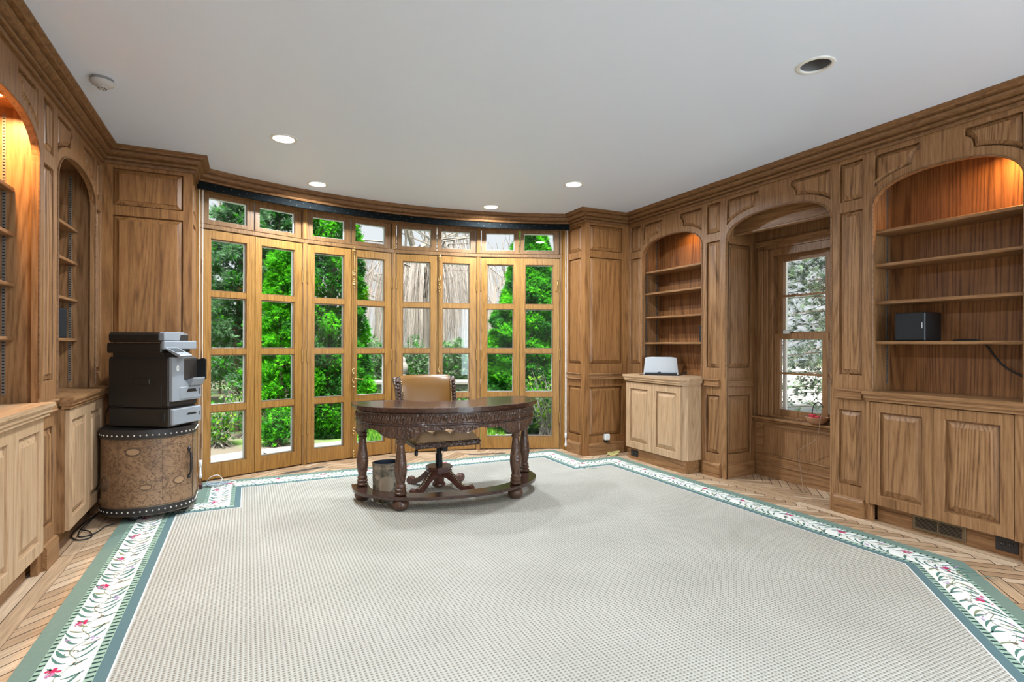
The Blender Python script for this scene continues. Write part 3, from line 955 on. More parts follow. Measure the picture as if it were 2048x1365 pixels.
        ob = m.build('outer_glazing_bar', white_paint, w); ob['label'] = 'white outer glazing bar'
        m = MB(); m.add([T(t0, z0, 0.040), T(t1, z0, 0.040), T(t1, z1, 0.040), T(t0, z1, 0.040)], [(0, 1, 2, 3)])
        m.build('pane', glass, w)
# corner posts between the facets, and jamb mouldings at the two ends
m = MB()
for i in (1, 2, 3):
    x, y = BV[i]
    m.lathe([(0.026, 0), (0.026, 2.66)], (x, y + 0.015, 0), 16)
for sx, x in ((1, XPL), (-1, XPR)):
    for k, (a, b) in enumerate(((0.0, 0.010), (0.010, 0.018), (0.018, 0.012))):
        m.box((x, 5.50 + k * 0.032, 0), (x + sx * b, 5.50 + (k + 1) * 0.032, 2.655))
    m.box((x - sx * 0.10, 5.59, 0), (x + sx * 0.022, 5.70, 2.70))
struct(m.build('trim_7', honey))
# outside face of the bay head, so that the soffit space stays dark
m = MB()
for i in range(4):
    T, FL = facet_T(i)
    m.box((-0.02, 2.64, 0.03), (FL + 0.02, ZC + 0.25, 0.12), T)
struct(m.build('wall_bay_head', stone))

# ------------------------------------------------------------------ window alcove on the right
AX = 4.48; AY0, AY1 = 2.56, 3.74
alc = MB()
# far reveal (faces the camera) with its panels, near reveal, ceiling boards
TFAR = lambda u, v, w: (u, 3.725 + w, v)
holes = [rect(4.075, 4.40, *Z_LOW), rect(4.075, 4.40, 1.035, 2.22)]
face_with_holes(alc, [(XR + 0.02, 0), (AX + 0.03, 0), (AX + 0.03, 2.5), (XR + 0.02, 2.5)], holes, TFAR, 0.03)
alc.box((XR + 0.036, AY0 - 0.03, 0), (AX + 0.15, AY0 - 0.001, 2.469))
alc.box((XR + 0.02, AY0 - 0.03, 2.47), (AX + 0.2, AY1 + 0.03, 2.5))
alc.box((XR + 0.02, 3.677, 0), (XR + 0.035, 3.76, 2.5)); alc.box((XR + 0.02, AY0 - 0.03, 0), (XR + 0.035, 2.668, 2.5))
# wall round the window
alc.box((AX, AY0, 0), (AX + 0.05, 3.724, 0.555))
alc.box((AX, AY0, 2.17), (AX + 0.05, 3.724, 2.469))
alc.box((AX + 0.001, 3.63, 0.556), (AX + 0.20, 3.76, 2.169)); alc.box((AX + 0.001, AY0 - 0.02, 0.556), (AX + 0.20, 2.60, 2.169))
alc.box((AX + 0.051, AY0, 2.17), (AX + 0.20, 3.76, 2.3))
walc = struct(alc.build('wall_alcove', oak))
for h in holes: raised_panel(h, TFAR).build('panel', oak, walc)
m = MB(); dado_block(m, 4.07, 4.405, TFAR); m.build('dado_moulding', oak_x, walc)
m = MB(); base_block(m, 4.06, 4.43, TFAR); m.build('plinth_block', oak_x, walc)
TA = lambda u, v, w: (AX + w, u, v)
m = MB()
m.box((AY0, 0.0, -0.022), (3.722, 0.115, 0.0), TA); m.box((AY0, 0.115, -0.030), (3.722, 0.13, 0), TA, bev=.004)
m.box((AY0, 0.13, -0.016), (3.722, 0.205, 0.0), TA); m.box((AY0, 0.205, -0.024), (3.722, 0.218, 0), TA, bev=.004)
m.box((3.64, 0.218, -0.012), (3.722, 0.52, 0.0), TA); m.box((AY0, 0.485, -0.012), (3.64, 0.53, 0.0), TA)
m.build('skirting_panel', oak_y, walc)
m = MB(); m.box((4.17, AY0, 2.311), (4.20, 3.722, 2.468)); m.box((4.155, AY0, 2.29), (4.21, 3.722, 2.31), bev=.004)
m.build('valance_board', oak_y, walc)
m = MB()
m.box((AY0, 2.205, -0.02), (3.722, 2.235, 0), TA); m.box((AY0, 2.235, -0.035), (3.722, 2.255, 0), TA, bev=.006)
m.build('head_moulding', oak_y, walc)
# the double hung window itself
GX = AX + 0.085
w9 = MB()
TW = lambda u, v, w: (GX + w, u, v)
for a, b, p in ((3.56, 3.60, -0.070), (3.60, 3.645, -0.093), (3.645, 3.70, -0.105), (2.60, 2.66, -0.085)):
    w9.box((a, 0.575, p), (b, 2.168, 0.03), TW, bev=.004)
w9.box((2.661, 2.10, -0.075), (3.559, 2.168, 0.03), TW)
w9.box((2.661, 0.575, -0.075), (3.559, 0.595, 0.05), TW)
w9 = struct(w9.build('window_9', oak))
m = MB()
def sash(mb, y0, y1, z0, z1, w0, bars, st=0.05, mid=None):
    mb.box((y0, z0, w0), (y0 + st, z1, w0 + 0.035), TW); mb.box((y1 - st, z0, w0), (y1, z1, w0 + 0.035), TW)
    mb.box((y0 + st, z0, w0), (y1 - st, z0 + st, w0 + 0.034), TW); mb.box((y0 + st, z1 - st, w0), (y1 - st, z1, w0 + 0.034), TW)
    for zb in bars: mb.box((y0 + st, zb - 0.010, w0 + 0.005), (y1 - st, zb + 0.010, w0 + 0.03), TW)
    if mid: mb.box((mid[0], z0 + 0.002, w0 - 0.010), (mid[1], z1 - 0.002, w0 + 0.038), TW)
sash(m, 2.66, 3.56, 1.325, 2.10, 0.0, (1.72,), 0.055, (3.02, 3.076)); m.build('upper_sash', oak, w9)
m = MB(); sash(m, 2.66, 3.56, 0.595, 1.365, -0.042, (0.992,), 0.055, (3.02, 3.076)); m.build('lower_sash', oak, w9)
m = MB()
m.add([TW(2.7, 0.6, -0.024), TW(3.53, 0.6, -0.024), TW(3.53, 1.35, -0.024), TW(2.7, 1.35, -0.024)], [(0, 1, 2, 3)])
m.add([TW(2.7, 1.35, 0.018), TW(3.53, 1.35, 0.018), TW(3.53, 2.06, 0.018), TW(2.7, 2.06, 0.018)], [(0, 1, 2, 3)])
m.build('pane', glass, w9)
m = MB(); m.box((3.40, 1.36, -0.06), (3.46, 1.395, -0.03), TW, bev=.005); ob = m.build('sash_latch', white_plastic, w9)
m = MB(); m.box((3.50, 0.60, 0.036), (3.53, 2.06, 0.06), TW); m.box((2.69, 0.60, 0.036), (2.72, 2.06, 0.06), TW)
ob = m.build('storm_sash', white_paint, w9); ob['label'] = 'white storm sash edge'
m = MB(); m.box((AY0, 0.548, -0.075), (3.722, 0.572, 0.08), TA, bev=.006); m.box((AY0, 0.525, -0.045), (3.722, 0.548, 0), TA, bev=.006)
m.build('window_sill', oak_y, w9)

# ------------------------------------------------------------------ bookcases and base cabinets
SHELF_Z = (2.078, 1.838, 1.570, 1.285)
def bookcase(label, side, c, h, xback, xfront_shelf):
    s = 1 if side == 'R' else -1
    xf = XR if s > 0 else XL
    root = thing('bookcase', label, 'bookcase', (xback, c, 0.93), 'arched bookcases built into the walls')
    o = 0.04; y0, y1 = c - h - o, c + h + o; xi = xf + s * 0.03; zt = 2.50
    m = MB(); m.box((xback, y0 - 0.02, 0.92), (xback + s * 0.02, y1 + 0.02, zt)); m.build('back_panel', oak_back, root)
    for ya, yb in ((y0 - 0.02, y0), (y1, y1 + 0.02)):
        m = MB(); m.box((xi, ya, 0.92), (xback, yb, zt)); m.build('side_panel', oak, root)
    m = MB(); m.box((xi, y0 - 0.02, zt), (xback + s * 0.02, y1 + 0.02, zt + 0.02)); m.build('top_panel', oak, root)
    for z in SHELF_Z:
        m = MB(); m.box((xfront_shelf, y0 + 0.002, z - 0.022), (xback, y1 - 0.002, z), bev=0.004); m.build('shelf', oak_y, root)
    for yy, sg in ((y0, 1), (y1, -1)):
        for xx in (xfront_shelf + s * 0.045, xback - s * 0.045):
            m = MB()
            m.box((xx - 0.008, yy, 0.97), (xx + 0.008, yy + sg * 0.004, zt - 0.03))
            z = 0.985
            while z < zt - 0.05:
                m.box((xx - 0.005, yy + sg * 0.0035, z), (xx + 0.005, yy + sg * 0.0048, z + 0.006), mi=1); z += 0.0165
            ob = m.build('shelf_standard', [steel, black_metal], root)
            ob['label'] = 'slotted metal shelf standard'
    return root
bookcase('far right arched bookcase with four shelves holding the silver speaker dock', 'R', *R_ARCH['far'], 4.29, 4.05)
bookcase('near right arched bookcase with lit orange top, holding the square black loudspeaker cube', 'R', *R_ARCH['near'], 4.29, 4.05)
bookcase('dark unlit arched bookcase on the left wall, next to the printer', 'L', *L_ARCH['far'], -1.40, -1.12)
bookcase('warm lit arched bookcase at the left edge, nearest the camera', 'L', *L_ARCH['near'], -1.40, -1.12)

def cab_door(root, T, u0, u1, z0, z1, mat, th=0.02):
    """a frame-and-panel door whose face stands at w = 0"""
    poly = rect(u0, u1, z0, z1)
    st = 0.062
    hole = rect(u0 + st, u1 - st, z0 + st + 0.004, z1 - st - 0.004)
    mb = face_with_holes(MB(), poly, [hole], T, th)
    d = mb.build('door', mat, root)
    raised_panel(hole, T, bev=0.036, groove=0.011, deep=0.018).build('panel', mat if mat is not oak else oak_panel, d)
    return d

# right, near the corner: stands proud of the wall, with a canted corner
r = thing('base_cabinet', 'two door oak base cabinet projecting into the room, under the silver speaker dock', 'cabinet', (4.0, 4.43, 0), 'base cabinets below the arches')
XD = 3.785
Tc = lambda u, v, w: (XD + w, u, v)
body = [(XD + 0.021, 4.862), (XD + 0.021, 4.025), (XD + 0.06, 3.985), (4.27, 3.985), (4.27, 4.862)]
m = MB(); m.prism(body, 0.125, 0.86); m.build('body', oak_pale, r)
m = MB(); m.prism([(3.812, 4.862), (3.812, 4.03), (3.835, 4.0), (4.27, 4.0), (4.27, 4.862)], 0.0, 0.125); m.build('toe_kick', oak_y, r)
cab_door(r, Tc, 4.449, 4.868, 0.130, 0.845, oak_pale); cab_door(r, Tc, 4.026, 4.446, 0.130, 0.845, oak_pale)
def counter(label, poly, z0=0.86, z1=0.93, mat=oak_pale_y, grp='worktops on the base cabinets'):
    mb = MB(); mb.prism(inset(poly, 0.018), z0, z0 + 0.02); mb.prism(inset(poly, 0.010), z0 + 0.02, z1 - 0.030)
    mb.prism(inset(poly, 0.004), z1 - 0.030, z1 - 0.022)
    mb.prism(poly, z1 - 0.022, z1)
    ob = mb.build('worktop', mat); tag(ob, label, 'worktop', grp)
    return ob
counter('oak worktop with canted corner under the silver speaker dock', [(XD - 0.035, 4.89), (XD - 0.035, 4.01), (XD + 0.035, 3.945), (4.007, 3.945), (4.007, 3.984), (4.28, 3.984), (4.28, 4.861), (4.007, 4.861), (4.007, 4.89)])
# right, near the camera: flush with the pilasters
r = thing('base_cabinet', 'wide two door oak base cabinet above the brass wall grille', 'cabinet', (4.1, 1.935, 0), 'base cabinets below the arches')
Tn = lambda u, v, w: (3.985 + w, u, v)
m = MB(); m.box((4.007, 1.521, 0.125), (4.27, 2.350, 0.86)); m.build('body', oak, r)
m = MB(); m.box((4.065, 1.522, 0), (4.27, 2.349, 0.125)); m.build('toe_kick', oak_y, r)
for a_, b_ in ((2.36, 2.385), (1.49, 1.545)):
    m = MB(); m.box((a_, 0.125, 0.0), (b_, 0.86, 0.022), Tn); m.build('stile', oak, r)
cab_door(r, Tn, 1.964, 2.358, 0.131, 0.852, oak); cab_door(r, Tn, 1.549, 1.960, 0.131, 0.852, oak)
counter('oak worktop at the right edge below the square black box', [(3.955, 2.40), (3.955, 1.47), (4.007, 1.47), (4.007, 1.521), (4.28, 1.521), (4.28, 2.350), (4.007, 2.350), (4.007, 2.40)], mat=oak_y)
# left, far: slightly proud
r = thing('base_cabinet', 'oak base cabinet on the left wall standing beside the map print chest', 'cabinet', (-1.1, 4.49, 0), 'base cabinets below the arches')
Tf = lambda u, v, w: (-0.955 - w, u, v)
m = MB(); m.box((-0.976, 4.053, 0.125), (-1.38, 4.922, 0.86)); m.build('body', oak, r)
m = MB(); m.box((-1.055, 4.06, 0), (-1.38, 4.92, 0.125)); m.build('toe_kick', oak_y, r)
cab_door(r, Tf, 4.065, 4.49, 0.131, 0.852, oak_pale); cab_door(r, Tf, 4.494, 4.915, 0.131, 0.852, oak_pale)
counter('oak worktop inside the dark unlit arch on the left wall', [(-0.925, 4.02), (-0.925, 4.955), (-1.007, 4.955), (-1.007, 4.922), (-1.39, 4.922), (-1.39, 4.053), (-1.007, 4.053), (-1.007, 4.02)], mat=oak_y)
# left, near
r = thing('base_cabinet', 'pale oak base cabinet at the left edge, nearest the camera', 'cabinet', (-1.1, 3.31, 0), 'base cabinets below the arches')
Tq = lambda u, v, w: (-0.985 - w, u, v)
m = MB(); m.box((-1.006, 2.896, 0.125), (-1.38, 3.726, 0.86)); m.build('body', oak_pale, r)
m = MB(); m.box((-1.055, 2.895, 0), (-1.38, 3.71, 0.125)); m.build('toe_kick', oak_y, r)
cab_door(r, Tq, 3.312, 3.725, 0.131, 0.852, oak_pale); cab_door(r, Tq, 2.885, 3.308, 0.131, 0.852, oak_pale)
counter('oak worktop inside the warm lit arch at the left edge', [(-0.945, 2.85), (-0.945, 3.765), (-1.007, 3.765), (-1.007, 3.726), (-1.39, 3.726), (-1.39, 2.896), (-1.007, 2.896), (-1.007, 2.85)])

# ------------------------------------------------------------------ ceiling fittings
def downlight(x, y, on, label):
    r = thing('ceiling_light', label, 'ceiling light', (x, y, ZC), 'recessed ceiling lights')
    m = MB(); m.lathe([(CAN_R - 0.004, 0.004), (CAN_R - 0.002, -0.005), (CAN_R + 0.008, -0.007), (CAN_R + 0.017, -0.004), (CAN_R + 0.018, 0.0)], (x, y, ZC), 40, closed_ends=False)
    m.build('trim_ring', white_plastic, r, smooth=50)
    m = MB(); m.lathe([(CAN_R - 0.003, 0.0), (CAN_R - 0.008, 0.05), (0.045, 0.13), (0.03, 0.14), (1e-5, 0.14)], (x, y, ZC), 40, closed_ends=False)
    m.build('reflector', can_grey if on else can_dark, r, smooth=50)
    m = MB()
    if on:
        m.lathe([(CAN_R - 0.006, 0.012), (0.04, 0.008), (1e-5, 0.006)], (x, y, ZC), 32, closed_ends=False)
        m.build('diffuser', lens_on, r, smooth=50)
        l = lamp('downlight_beam', 'AREA', (x, y, ZC - 0.012), DOWN_W, (0.84, 0.93, 1.0), aim=(x, y, 0), shape='DISK', size=0.13, spread=math.radians(165))
        l.parent = r; l.matrix_parent_inverse = Matrix.Translation((-x, -y, -ZC))
    else:
        m.lathe([(1e-5, 0.075), (0.03, 0.08), (0.045, 0.10), (0.042, 0.13)], (x, y, ZC), 24, closed_ends=False)
        m.build('bulb', can_grey, r, smooth=50)
DOWN_W = 36
for k, (x, y) in enumerate(LIGHTS):
    lab = ['lit recessed ceiling light nearest the left wall, largest of the four lit ones',
           'lit recessed ceiling light close to the left part of the curved cornice',
           'smallest lit recessed ceiling light, close to the right part of the curved cornice',
           'lit recessed ceiling light above the right hand side of the desk, nearest the right cornice',
           'unlit recessed ceiling light with grey open cone above the right bookcases',
           'lit recessed ceiling light by the left wall, nearer the camera than the smoke detector',
           'added unseen recessed ceiling light behind the camera by the left wall',
           'added unseen recessed ceiling light behind the camera by the right wall'][k]
    downlight(x, y, k != 4, lab)
r = thing('smoke_detector', 'round white smoke detector on the ceiling by the left cornice', 'smoke detector', (-0.756, 3.837, ZC))
m = MB(); m.lathe([(0.055, 0), (0.057, -0.012), (0.050, -0.014), (0.050, -0.017)], (-0.756, 3.837, ZC), 32); m.build('mount', plain('detector_gap', (0.25, 0.25, 0.25), .6), r, smooth=40)
m = MB(); m.lathe([(0.060, -0.016), (0.062, -0.024), (0.052, -0.036), (0.034, -0.044), (0.026, -0.046), (0.026, -0.053), (0.018, -0.056), (1e-5, -0.056)], (-0.756, 3.837, ZC), 32)
m.build('cover', plain('aged_white_plastic', (0.46, 0.46, 0.45), 0.5), r, smooth=40)
m = MB()
for k in range(8):
    a = 2 * PI * k / 8; m.box((-0.756 + 0.019 * math.cos(a) - 0.003, 3.837 + 0.019 * math.sin(a) - 0.003, ZC - 0.0575), (-0.756 + 0.019 * math.cos(a) + 0.003, 3.837 + 0.019 * math.sin(a) + 0.003, ZC - 0.0553))
m.build('slot', black_plastic, r)

# small lights inside the arches
def puck(x, y, on, label, watt=0):
    z = 2.50
    r = thing('cabinet_light', label, 'cabinet light', (x, y, z), 'small round lights inside the arches')
    m = MB(); m.lathe([(0.030, -0.003), (0.032, -0.010), (0.042, -0.010), (0.045, 0.0)], (x, y, z), 28, closed_ends=False); m.build('trim_ring', bronze if not on else brass, r, smooth=40)
    m = MB(); m.lathe([(0.031, -0.006), (0.015, -0.006), (1e-5, -0.006)], (x, y, z), 24, closed_ends=False)
    m.build('lens', lens_warm if on else dark_glass, r)
    if on:
        l = lamp('cabinet_beam', 'AREA', (x, y, z - 0.014), watt, (1.0, 0.56, 0.22), aim=(x, y, 0), shape='DISK', size=0.05, spread=math.radians(160))
        l.parent = r; l.matrix_parent_inverse = Matrix.Translation((-x, -y, -z))
puck(-1.14, 3.56, True, 'lit warm cabinet light at the top of the left edge bookcase', 14)
puck(-1.14, 4.60, False, 'unlit cabinet light at the top of the dark left bookcase')
puck(4.17, 1.60, True, 'lit cabinet light at the top of the near right bookcase', 7)
puck(4.16, 4.36, True, 'lit cabinet light at the top of the far right bookcase', 1.6)

# ------------------------------------------------------------------ curtain track and its pull cords
trk = [arc_pt(XPL + 0.012 + (XPR - XPL - 0.024) * i / 60, -0.010) for i in range(61)]
r = thing('curtain_track', 'long curved black curtain track below the bay cornice', 'curtain track', (1.5, 5.9, 2.60))
m = MB().sweep(trk, [(0, 2.602), (0.022, 2.602), (0.024, 2.606), (0.024, 2.660), (0.022, 2.664), (0, 2.664), (0, 2.602)], side=1)
for i in range(2, 60):
    x, y = trk[i]; d = Vector((BAY_C - x, ARC_Y0 - y)).normalized()
    for zz, ph in ((2.648, 0), (2.620, 1)):
        if (i + ph) % 2 == 0: m.ball((x + d.x * 0.0245, y + d.y * 0.0245, zz), 0.004, 6, mi=1)
m.build('rail', [plain('black_track', (0.004, 0.006, 0.007), 0.8, spec=0.1), steel], r)
def pull_cord(x0, x1, y, z_end, label):
    r = thing('blind_pull', label, 'blind pull', (x0, y, z_end), 'white pull cords at the ends of the curtain track')
    m = MB(); m.tube([(x0, y, 2.61), (x0, y, z_end + 0.13)], 0.0028, 6); m.tube([(x1, y, 2.61), (x1, y, z_end + 0.13)], 0.0028, 6)
    m.build('cord', cord_white, r)
    xm = (x0 + x1) / 2
    m = MB(); m.box((xm - 0.014, y - 0.008, z_end + 0.10), (xm + 0.014, y + 0.008, z_end + 0.16), bev=.004)
    m.lathe([(0.004, 0.10), (0.008, 0.08), (0.010, 0.02), (0.014, 0.012), (0.015, -0.012), (0.008, -0.022)], (xm, y, z_end + 0.02), 12)
    m.build('tensioner', white_plastic, r, smooth=50)
pull_cord(-0.383, -0.357, 5.47, 0.07, 'white pull cord hanging at the left end of the bay, behind the printer')
pull_cord(3.372, 3.392, 5.485, 0.05, 'white pull cord hanging at the right end of the bay')

# ------------------------------------------------------------------ rug
RUG = [(-0.79, 1.66), (-0.79, 4.93), (-0.372, 4.93), (-0.372, 5.56), (3.262, 5.56), (3.262, 4.925), (3.70, 4.925), (3.70, 1.66), (2.30, 0.26), (0.61, 0.26)]
def ring_band(mb, o0, o1, z, mi):
    a, b = inset(RUG, o0), inset(RUG, o1); n = len(RUG)
    mb.add([(x, y, z) for x, y in a] + [(x, y, z) for x, y in b], [(i, (i + 1) % n, n + (i + 1) % n, n + i) for i in range(n)], mi)
rug = thing('rug', 'large cream woven rug with a flowered border edged in green, under the desk', 'rug', (1.5, 3.0, 0))
BW = 0.332
m = MB(); ip = inset(RUG, BW); m.prism(ip, 0.0015, 0.010); m.build('field', rug_field, rug)
m = MB()
n = len(RUG)
m.add([(x, y, 0.0006) for x, y in RUG] + [(x, y, 0.010) for x, y in RUG], [(i, (i + 1) % n, n + (i + 1) % n, n + i) for i in range(n)], 0)
for o0, o1, mi in ((0, 0.072, 0), (0.072, 0.095, 1), (0.095, 0.25, 2), (0.25, 0.282, 1), (0.282, 0.326, 3), (0.326, BW, 2)):
    ring_band(m, o0, o1, 0.010, mi)
# dashes and embroidered flowers, edge by edge
def stroke(mb, P, w0, w1, mi, z=0.0108):
    L_, R_ = [], []
    k = len(P)
    for i in range(k):
        a = Vector(P[max(0, i - 1)]); b = Vector(P[min(k - 1, i + 1)])
        t = (b - a).normalized() if (b - a).length > 1e-9 else Vector((1, 0)); nrm = Vector((-t.y, t.x))
        f = math.sin(PI * (0.08 + 0.84 * i / (k - 1))); w = (w0 + (w1 - w0) * f) / 2
        L_.append((P[i][0] + nrm.x * w, P[i][1] + nrm.y * w, z)); R_.append((P[i][0] - nrm.x * w, P[i][1] - nrm.y * w, z))
    mb.add(L_ + R_, [(i, i + 1, k + i + 1, k + i) for i in range(k - 1)], mi)
sgn = 1 if area2(RUG) > 0 else -1
for i in range(n):
    a, b = Vector(RUG[i]), Vector(RUG[(i + 1) % n])
    if min(a.y, b.y) < 0.5 and max(a.y, b.y) < 1.0: continue
    d = (b - a).normalized(); nin = Vector((-d.y, d.x)) * sgn; Ln = (b - a).length
    pt = lambda s, o: (a.x + d.x * s + nin.x * o, a.y + d.y * s + nin.y * o)
    # convexity decides how far the inner strips run
    ra, rb = inset(RUG, 0.2)[i], inset(RUG, 0.2)[(i + 1) % n]
    sA = (Vector(ra) - a).dot(d) / 0.2; sB = (Vector(rb) - a).dot(d); sB = (sB - Ln) / 0.2
    for o0, o1 in ((0.074, 0.094), (0.252, 0.280)):
        s = sA * o0 + 0.01; e = Ln + sB * o0 - 0.01
        while s < e:
            q = [pt(s, o0), pt(s + 0.011, o0), pt(s + 0.013, o1), pt(s + 0.002, o1)]
            m.add([(x, y, 0.0106) for x, y in q], [(0, 1, 2, 3)], 4); s += 0.034
    s = sA * 0.17 + 0.06; e = Ln + sB * 0.17 - 0.05
    rr = random.Random(i + 3)
    while s < e:
        fr = 0.172
        def blob(x, y, num, sx, sy, r0, r1, mis, z=0.0112):
            for k in range(num):
                c = pt(x + rr.gauss(0, sx), y + rr.gauss(0, sy)); rad = rr.uniform(r0, r1)
                m.add([(c[0] + rad * math.cos(2 * PI * q / 6), c[1] + rad * math.sin(2 * PI * q / 6), z + k * 1e-5) for q in range(6)], [tuple(range(6))], mis[k % len(mis)])
        blob(s + 0.01, fr - 0.032, 9, 0.013, 0.010, 0.005, 0.010, (7,))            # peony, crimson side
        blob(s - 0.012, fr - 0.044, 10, 0.012, 0.010, 0.004, 0.008, (8, 8, 7, 9))    # and its paler side
        blob(s + 0.035, fr + 0.028, 7, 0.009, 0.007, 0.003, 0.006, (10,))
        blob(s + 0.15, fr - 0.005, 12, 0.012, 0.014, 0.002, 0.005, (10, 10, 6))
        blob(s + 0.225, fr + 0.048, 9, 0.016, 0.008, 0.003, 0.006, (9,))
        blob(s + 0.25, fr - 0.05, 6, 0.008, 0.008, 0.003, 0.005, (8, 9))
        # curved leaf sprays
        for k in range(15):
            s0 = s + 0.02 + k * 0.0255; sg = 1 if k % 2 else -1
            ln = rr.uniform(0.050, 0.074); st = rr.uniform(-0.006, 0.006); bend = 0.075 if (k // 2) % 3 else 0.035
            P = [pt(s0 - 0.02 + bend * (t / 7) ** 1.7, fr + st + sg * (0.006 + ln * (t / 7) ** 0.8)) for t in range(8)]
            stroke(m, P, 0.0015, rr.uniform(0.010, 0.0165), 5 if rr.random() < 0.82 else 6)
        P = [pt(s + 0.39 * t / 20, fr + 0.022 * math.sin(2 * PI * t / 10)) for t in range(21)]
        stroke(m, P, 0.0015, 0.004, 6)
        s += 0.40
m.build('border', [rug_sage, rug_light, rug_white, rug_teal, rug_dash, rug_leaf, rug_leaf2, rug_red, rug_pink, rug_purple, rug_brown], rug)

# ------------------------------------------------------------------ desk
DK = local_thing('desk', 'dark carved kidney shaped wooden desk on turned legs in front of the bay doors', 'desk', (1.51, 4.31, 0.010), math.radians(-5))
def half_outline(a, b, ys, rc=0.05, n=40):
    """left end, round the front, to the right end"""
    pts = [(-a, ys)]
    for i in range(n + 1):
        t = PI + PI * i / n
        pts.append((a * math.cos(t), b * math.sin(t)))
    pts.append((a, ys))
    return pts
def desk_top_poly(a, b, yb, k=0.0):
    p = [(-a + 0.05, yb), (-a + 0.012, yb - 0.015), (-a, yb - 0.06)]
    p += half_outline(a, b, yb - 0.10)[1:-1]
    p += [(a, yb - 0.06), (a - 0.012, yb - 0.015), (a - 0.05, yb)]
    # back edge with its kneehole curve
    back = []
    for i in range(25):
        x = 0.40 - 0.80 * i / 24; t = abs(x) / 0.40
        dip = 0.205 * (0.5 + 0.5 * math.cos(PI * min(1, max(0, (t - 0.45) / 0.55))))
        back.append((x, yb - dip + k))
    return p + back
m = MB()
tp = desk_top_poly(0.772, 0.522, 0.225)
for o, z0, z1 in ((0.018, 0.733, 0.741), (0.004, 0.741, 0.747), (0.0, 0.747, 0.765), (0.005, 0.765, 0.770)):
    m.prism(inset(tp, o), z0, z1)
m.build('desk_top', walnut, DK)
m = MB(); m.sweep(inset(tp, 0.045), [(0.0, 0.7705), (0.001, 0.7712), (0.004, 0.7712), (0.005, 0.7705)], closed=True)
m.build('inlay_line', walnut_carved, DK)
ap = half_outline(0.735, 0.485, 0.13, n=72)
def arclen(P):
    s = [0.0]
    for i in range(1, len(P)): s.append(s[-1] + math.hypot(P[i][0] - P[i - 1][0], P[i][1] - P[i - 1][1]))
    return s
ZF0, ZF1 = 0.645, 0.733
m = MB().sweep(ap, [(0, ZF0), (0, ZF1), (0.022, ZF1), (0.022, ZF0), (0, ZF0)], side=-1)
sl = arclen(ap); tot = sl[-1]
def along(P, sl, s):
    for i in range(1, len(P)):
        if sl[i] >= s:
            t = (s - sl[i - 1]) / max(1e-9, sl[i] - sl[i - 1])
            a, b = Vector(P[i - 1]), Vector(P[i]); return a + (b - a) * t, (b - a).normalized()
    return Vector(P[-1]), (Vector(P[-1]) - Vector(P[-2])).normalized()
k = 0; s = 0.02
while s < tot - 0.02:      # lunette carving: leaning lozenges
    p, t = along(ap, sl, s); nn = Vector((t.y, -t.x))
    q = [p + t * -0.006 , p + t * 0.006]
    zc = (ZF0 + ZF1) / 2
    P0 = p + nn * 0.002
    lean = 0.010 if s < tot / 2 else -0.010
    vv = [(P0.x - t.x * lean, P0.y - t.y * lean, ZF0 + 0.012), (P0.x + t.x * 0.008, P0.y + t.y * 0.008, zc), (P0.x + t.x * lean, P0.y + t.y * lean, ZF1 - 0.016), (P0.x - t.x * 0.008, P0.y - t.y * 0.008, zc),
          (P0.x + nn.x * 0.006, P0.y + nn.y * 0.006, zc)]
    m.add(vv, [(0, 1, 4), (1, 2, 4), (2, 3, 4), (3, 0, 4)])
    s += 0.021
m.build('frieze', walnut_carved, DK)
m = MB()
for z, rr_ in ((ZF0, 0.0065), (ZF1 - 0.008, 0.005), (ZF0 - 0.012, 0.004)):
    m.tube([(x, y, z) for x, y in [(p[0] * 1.004, p[1] * 1.004) for p in ap]], rr_, 8)
m.build('moulding', walnut, DK, smooth=60)
# scalloped lower apron
leg_xy = [(-0.690, 0.045), (-0.450, -0.335), (0.475, -0.330), (0.705, 0.045)]
m = MB(); top_, bot_ = [], []
N_ = 260; pts_o, pts_i = [], []
for i in range(N_ + 1):
    s = tot * i / N_; p, t = along(ap, sl, s); nn = Vector((t.y, -t.x))
    dl = min(math.hypot(p.x - x, p.y - y) for x, y in leg_xy)
    g = math.exp(-(dl / 0.185) ** 4)
    drop = 0.030 + 0.062 * g + 0.015 * abs(math.sin(dl * 17)) + 0.022 * math.exp(-((s - tot / 2) / 0.09) ** 2)
    pts_o.append((p.x, p.y, ZF0 - drop)); pts_i.append((p.x - nn.x * 0.016, p.y - nn.y * 0.016, ZF0 - drop))
    top_.append((p.x, p.y, ZF0)); bot_.append((p.x - nn.x * 0.016, p.y - nn.y * 0.016, ZF0))
K = N_ + 1
m.add(top_ + pts_o + pts_i + bot_, [(i, i + 1, K + i + 1, K + i) for i in range(N_)] + [(K + i, K + i + 1, 2 * K + i + 1, 2 * K + i) for i in range(N_)] + [(2 * K + i, 2 * K + i + 1, 3 * K + i + 1, 3 * K + i) for i in range(N_)])
for i in range(0, N_, 5):
    x, y, z = pts_o[i]; m.ball((x * 1.002, y * 1.002, z + 0.010), 0.0065, 6)
m.build('scalloped_apron', walnut_carved, DK)
m = MB()
back_rail = desk_top_poly(0.735, 0.485, 0.185)
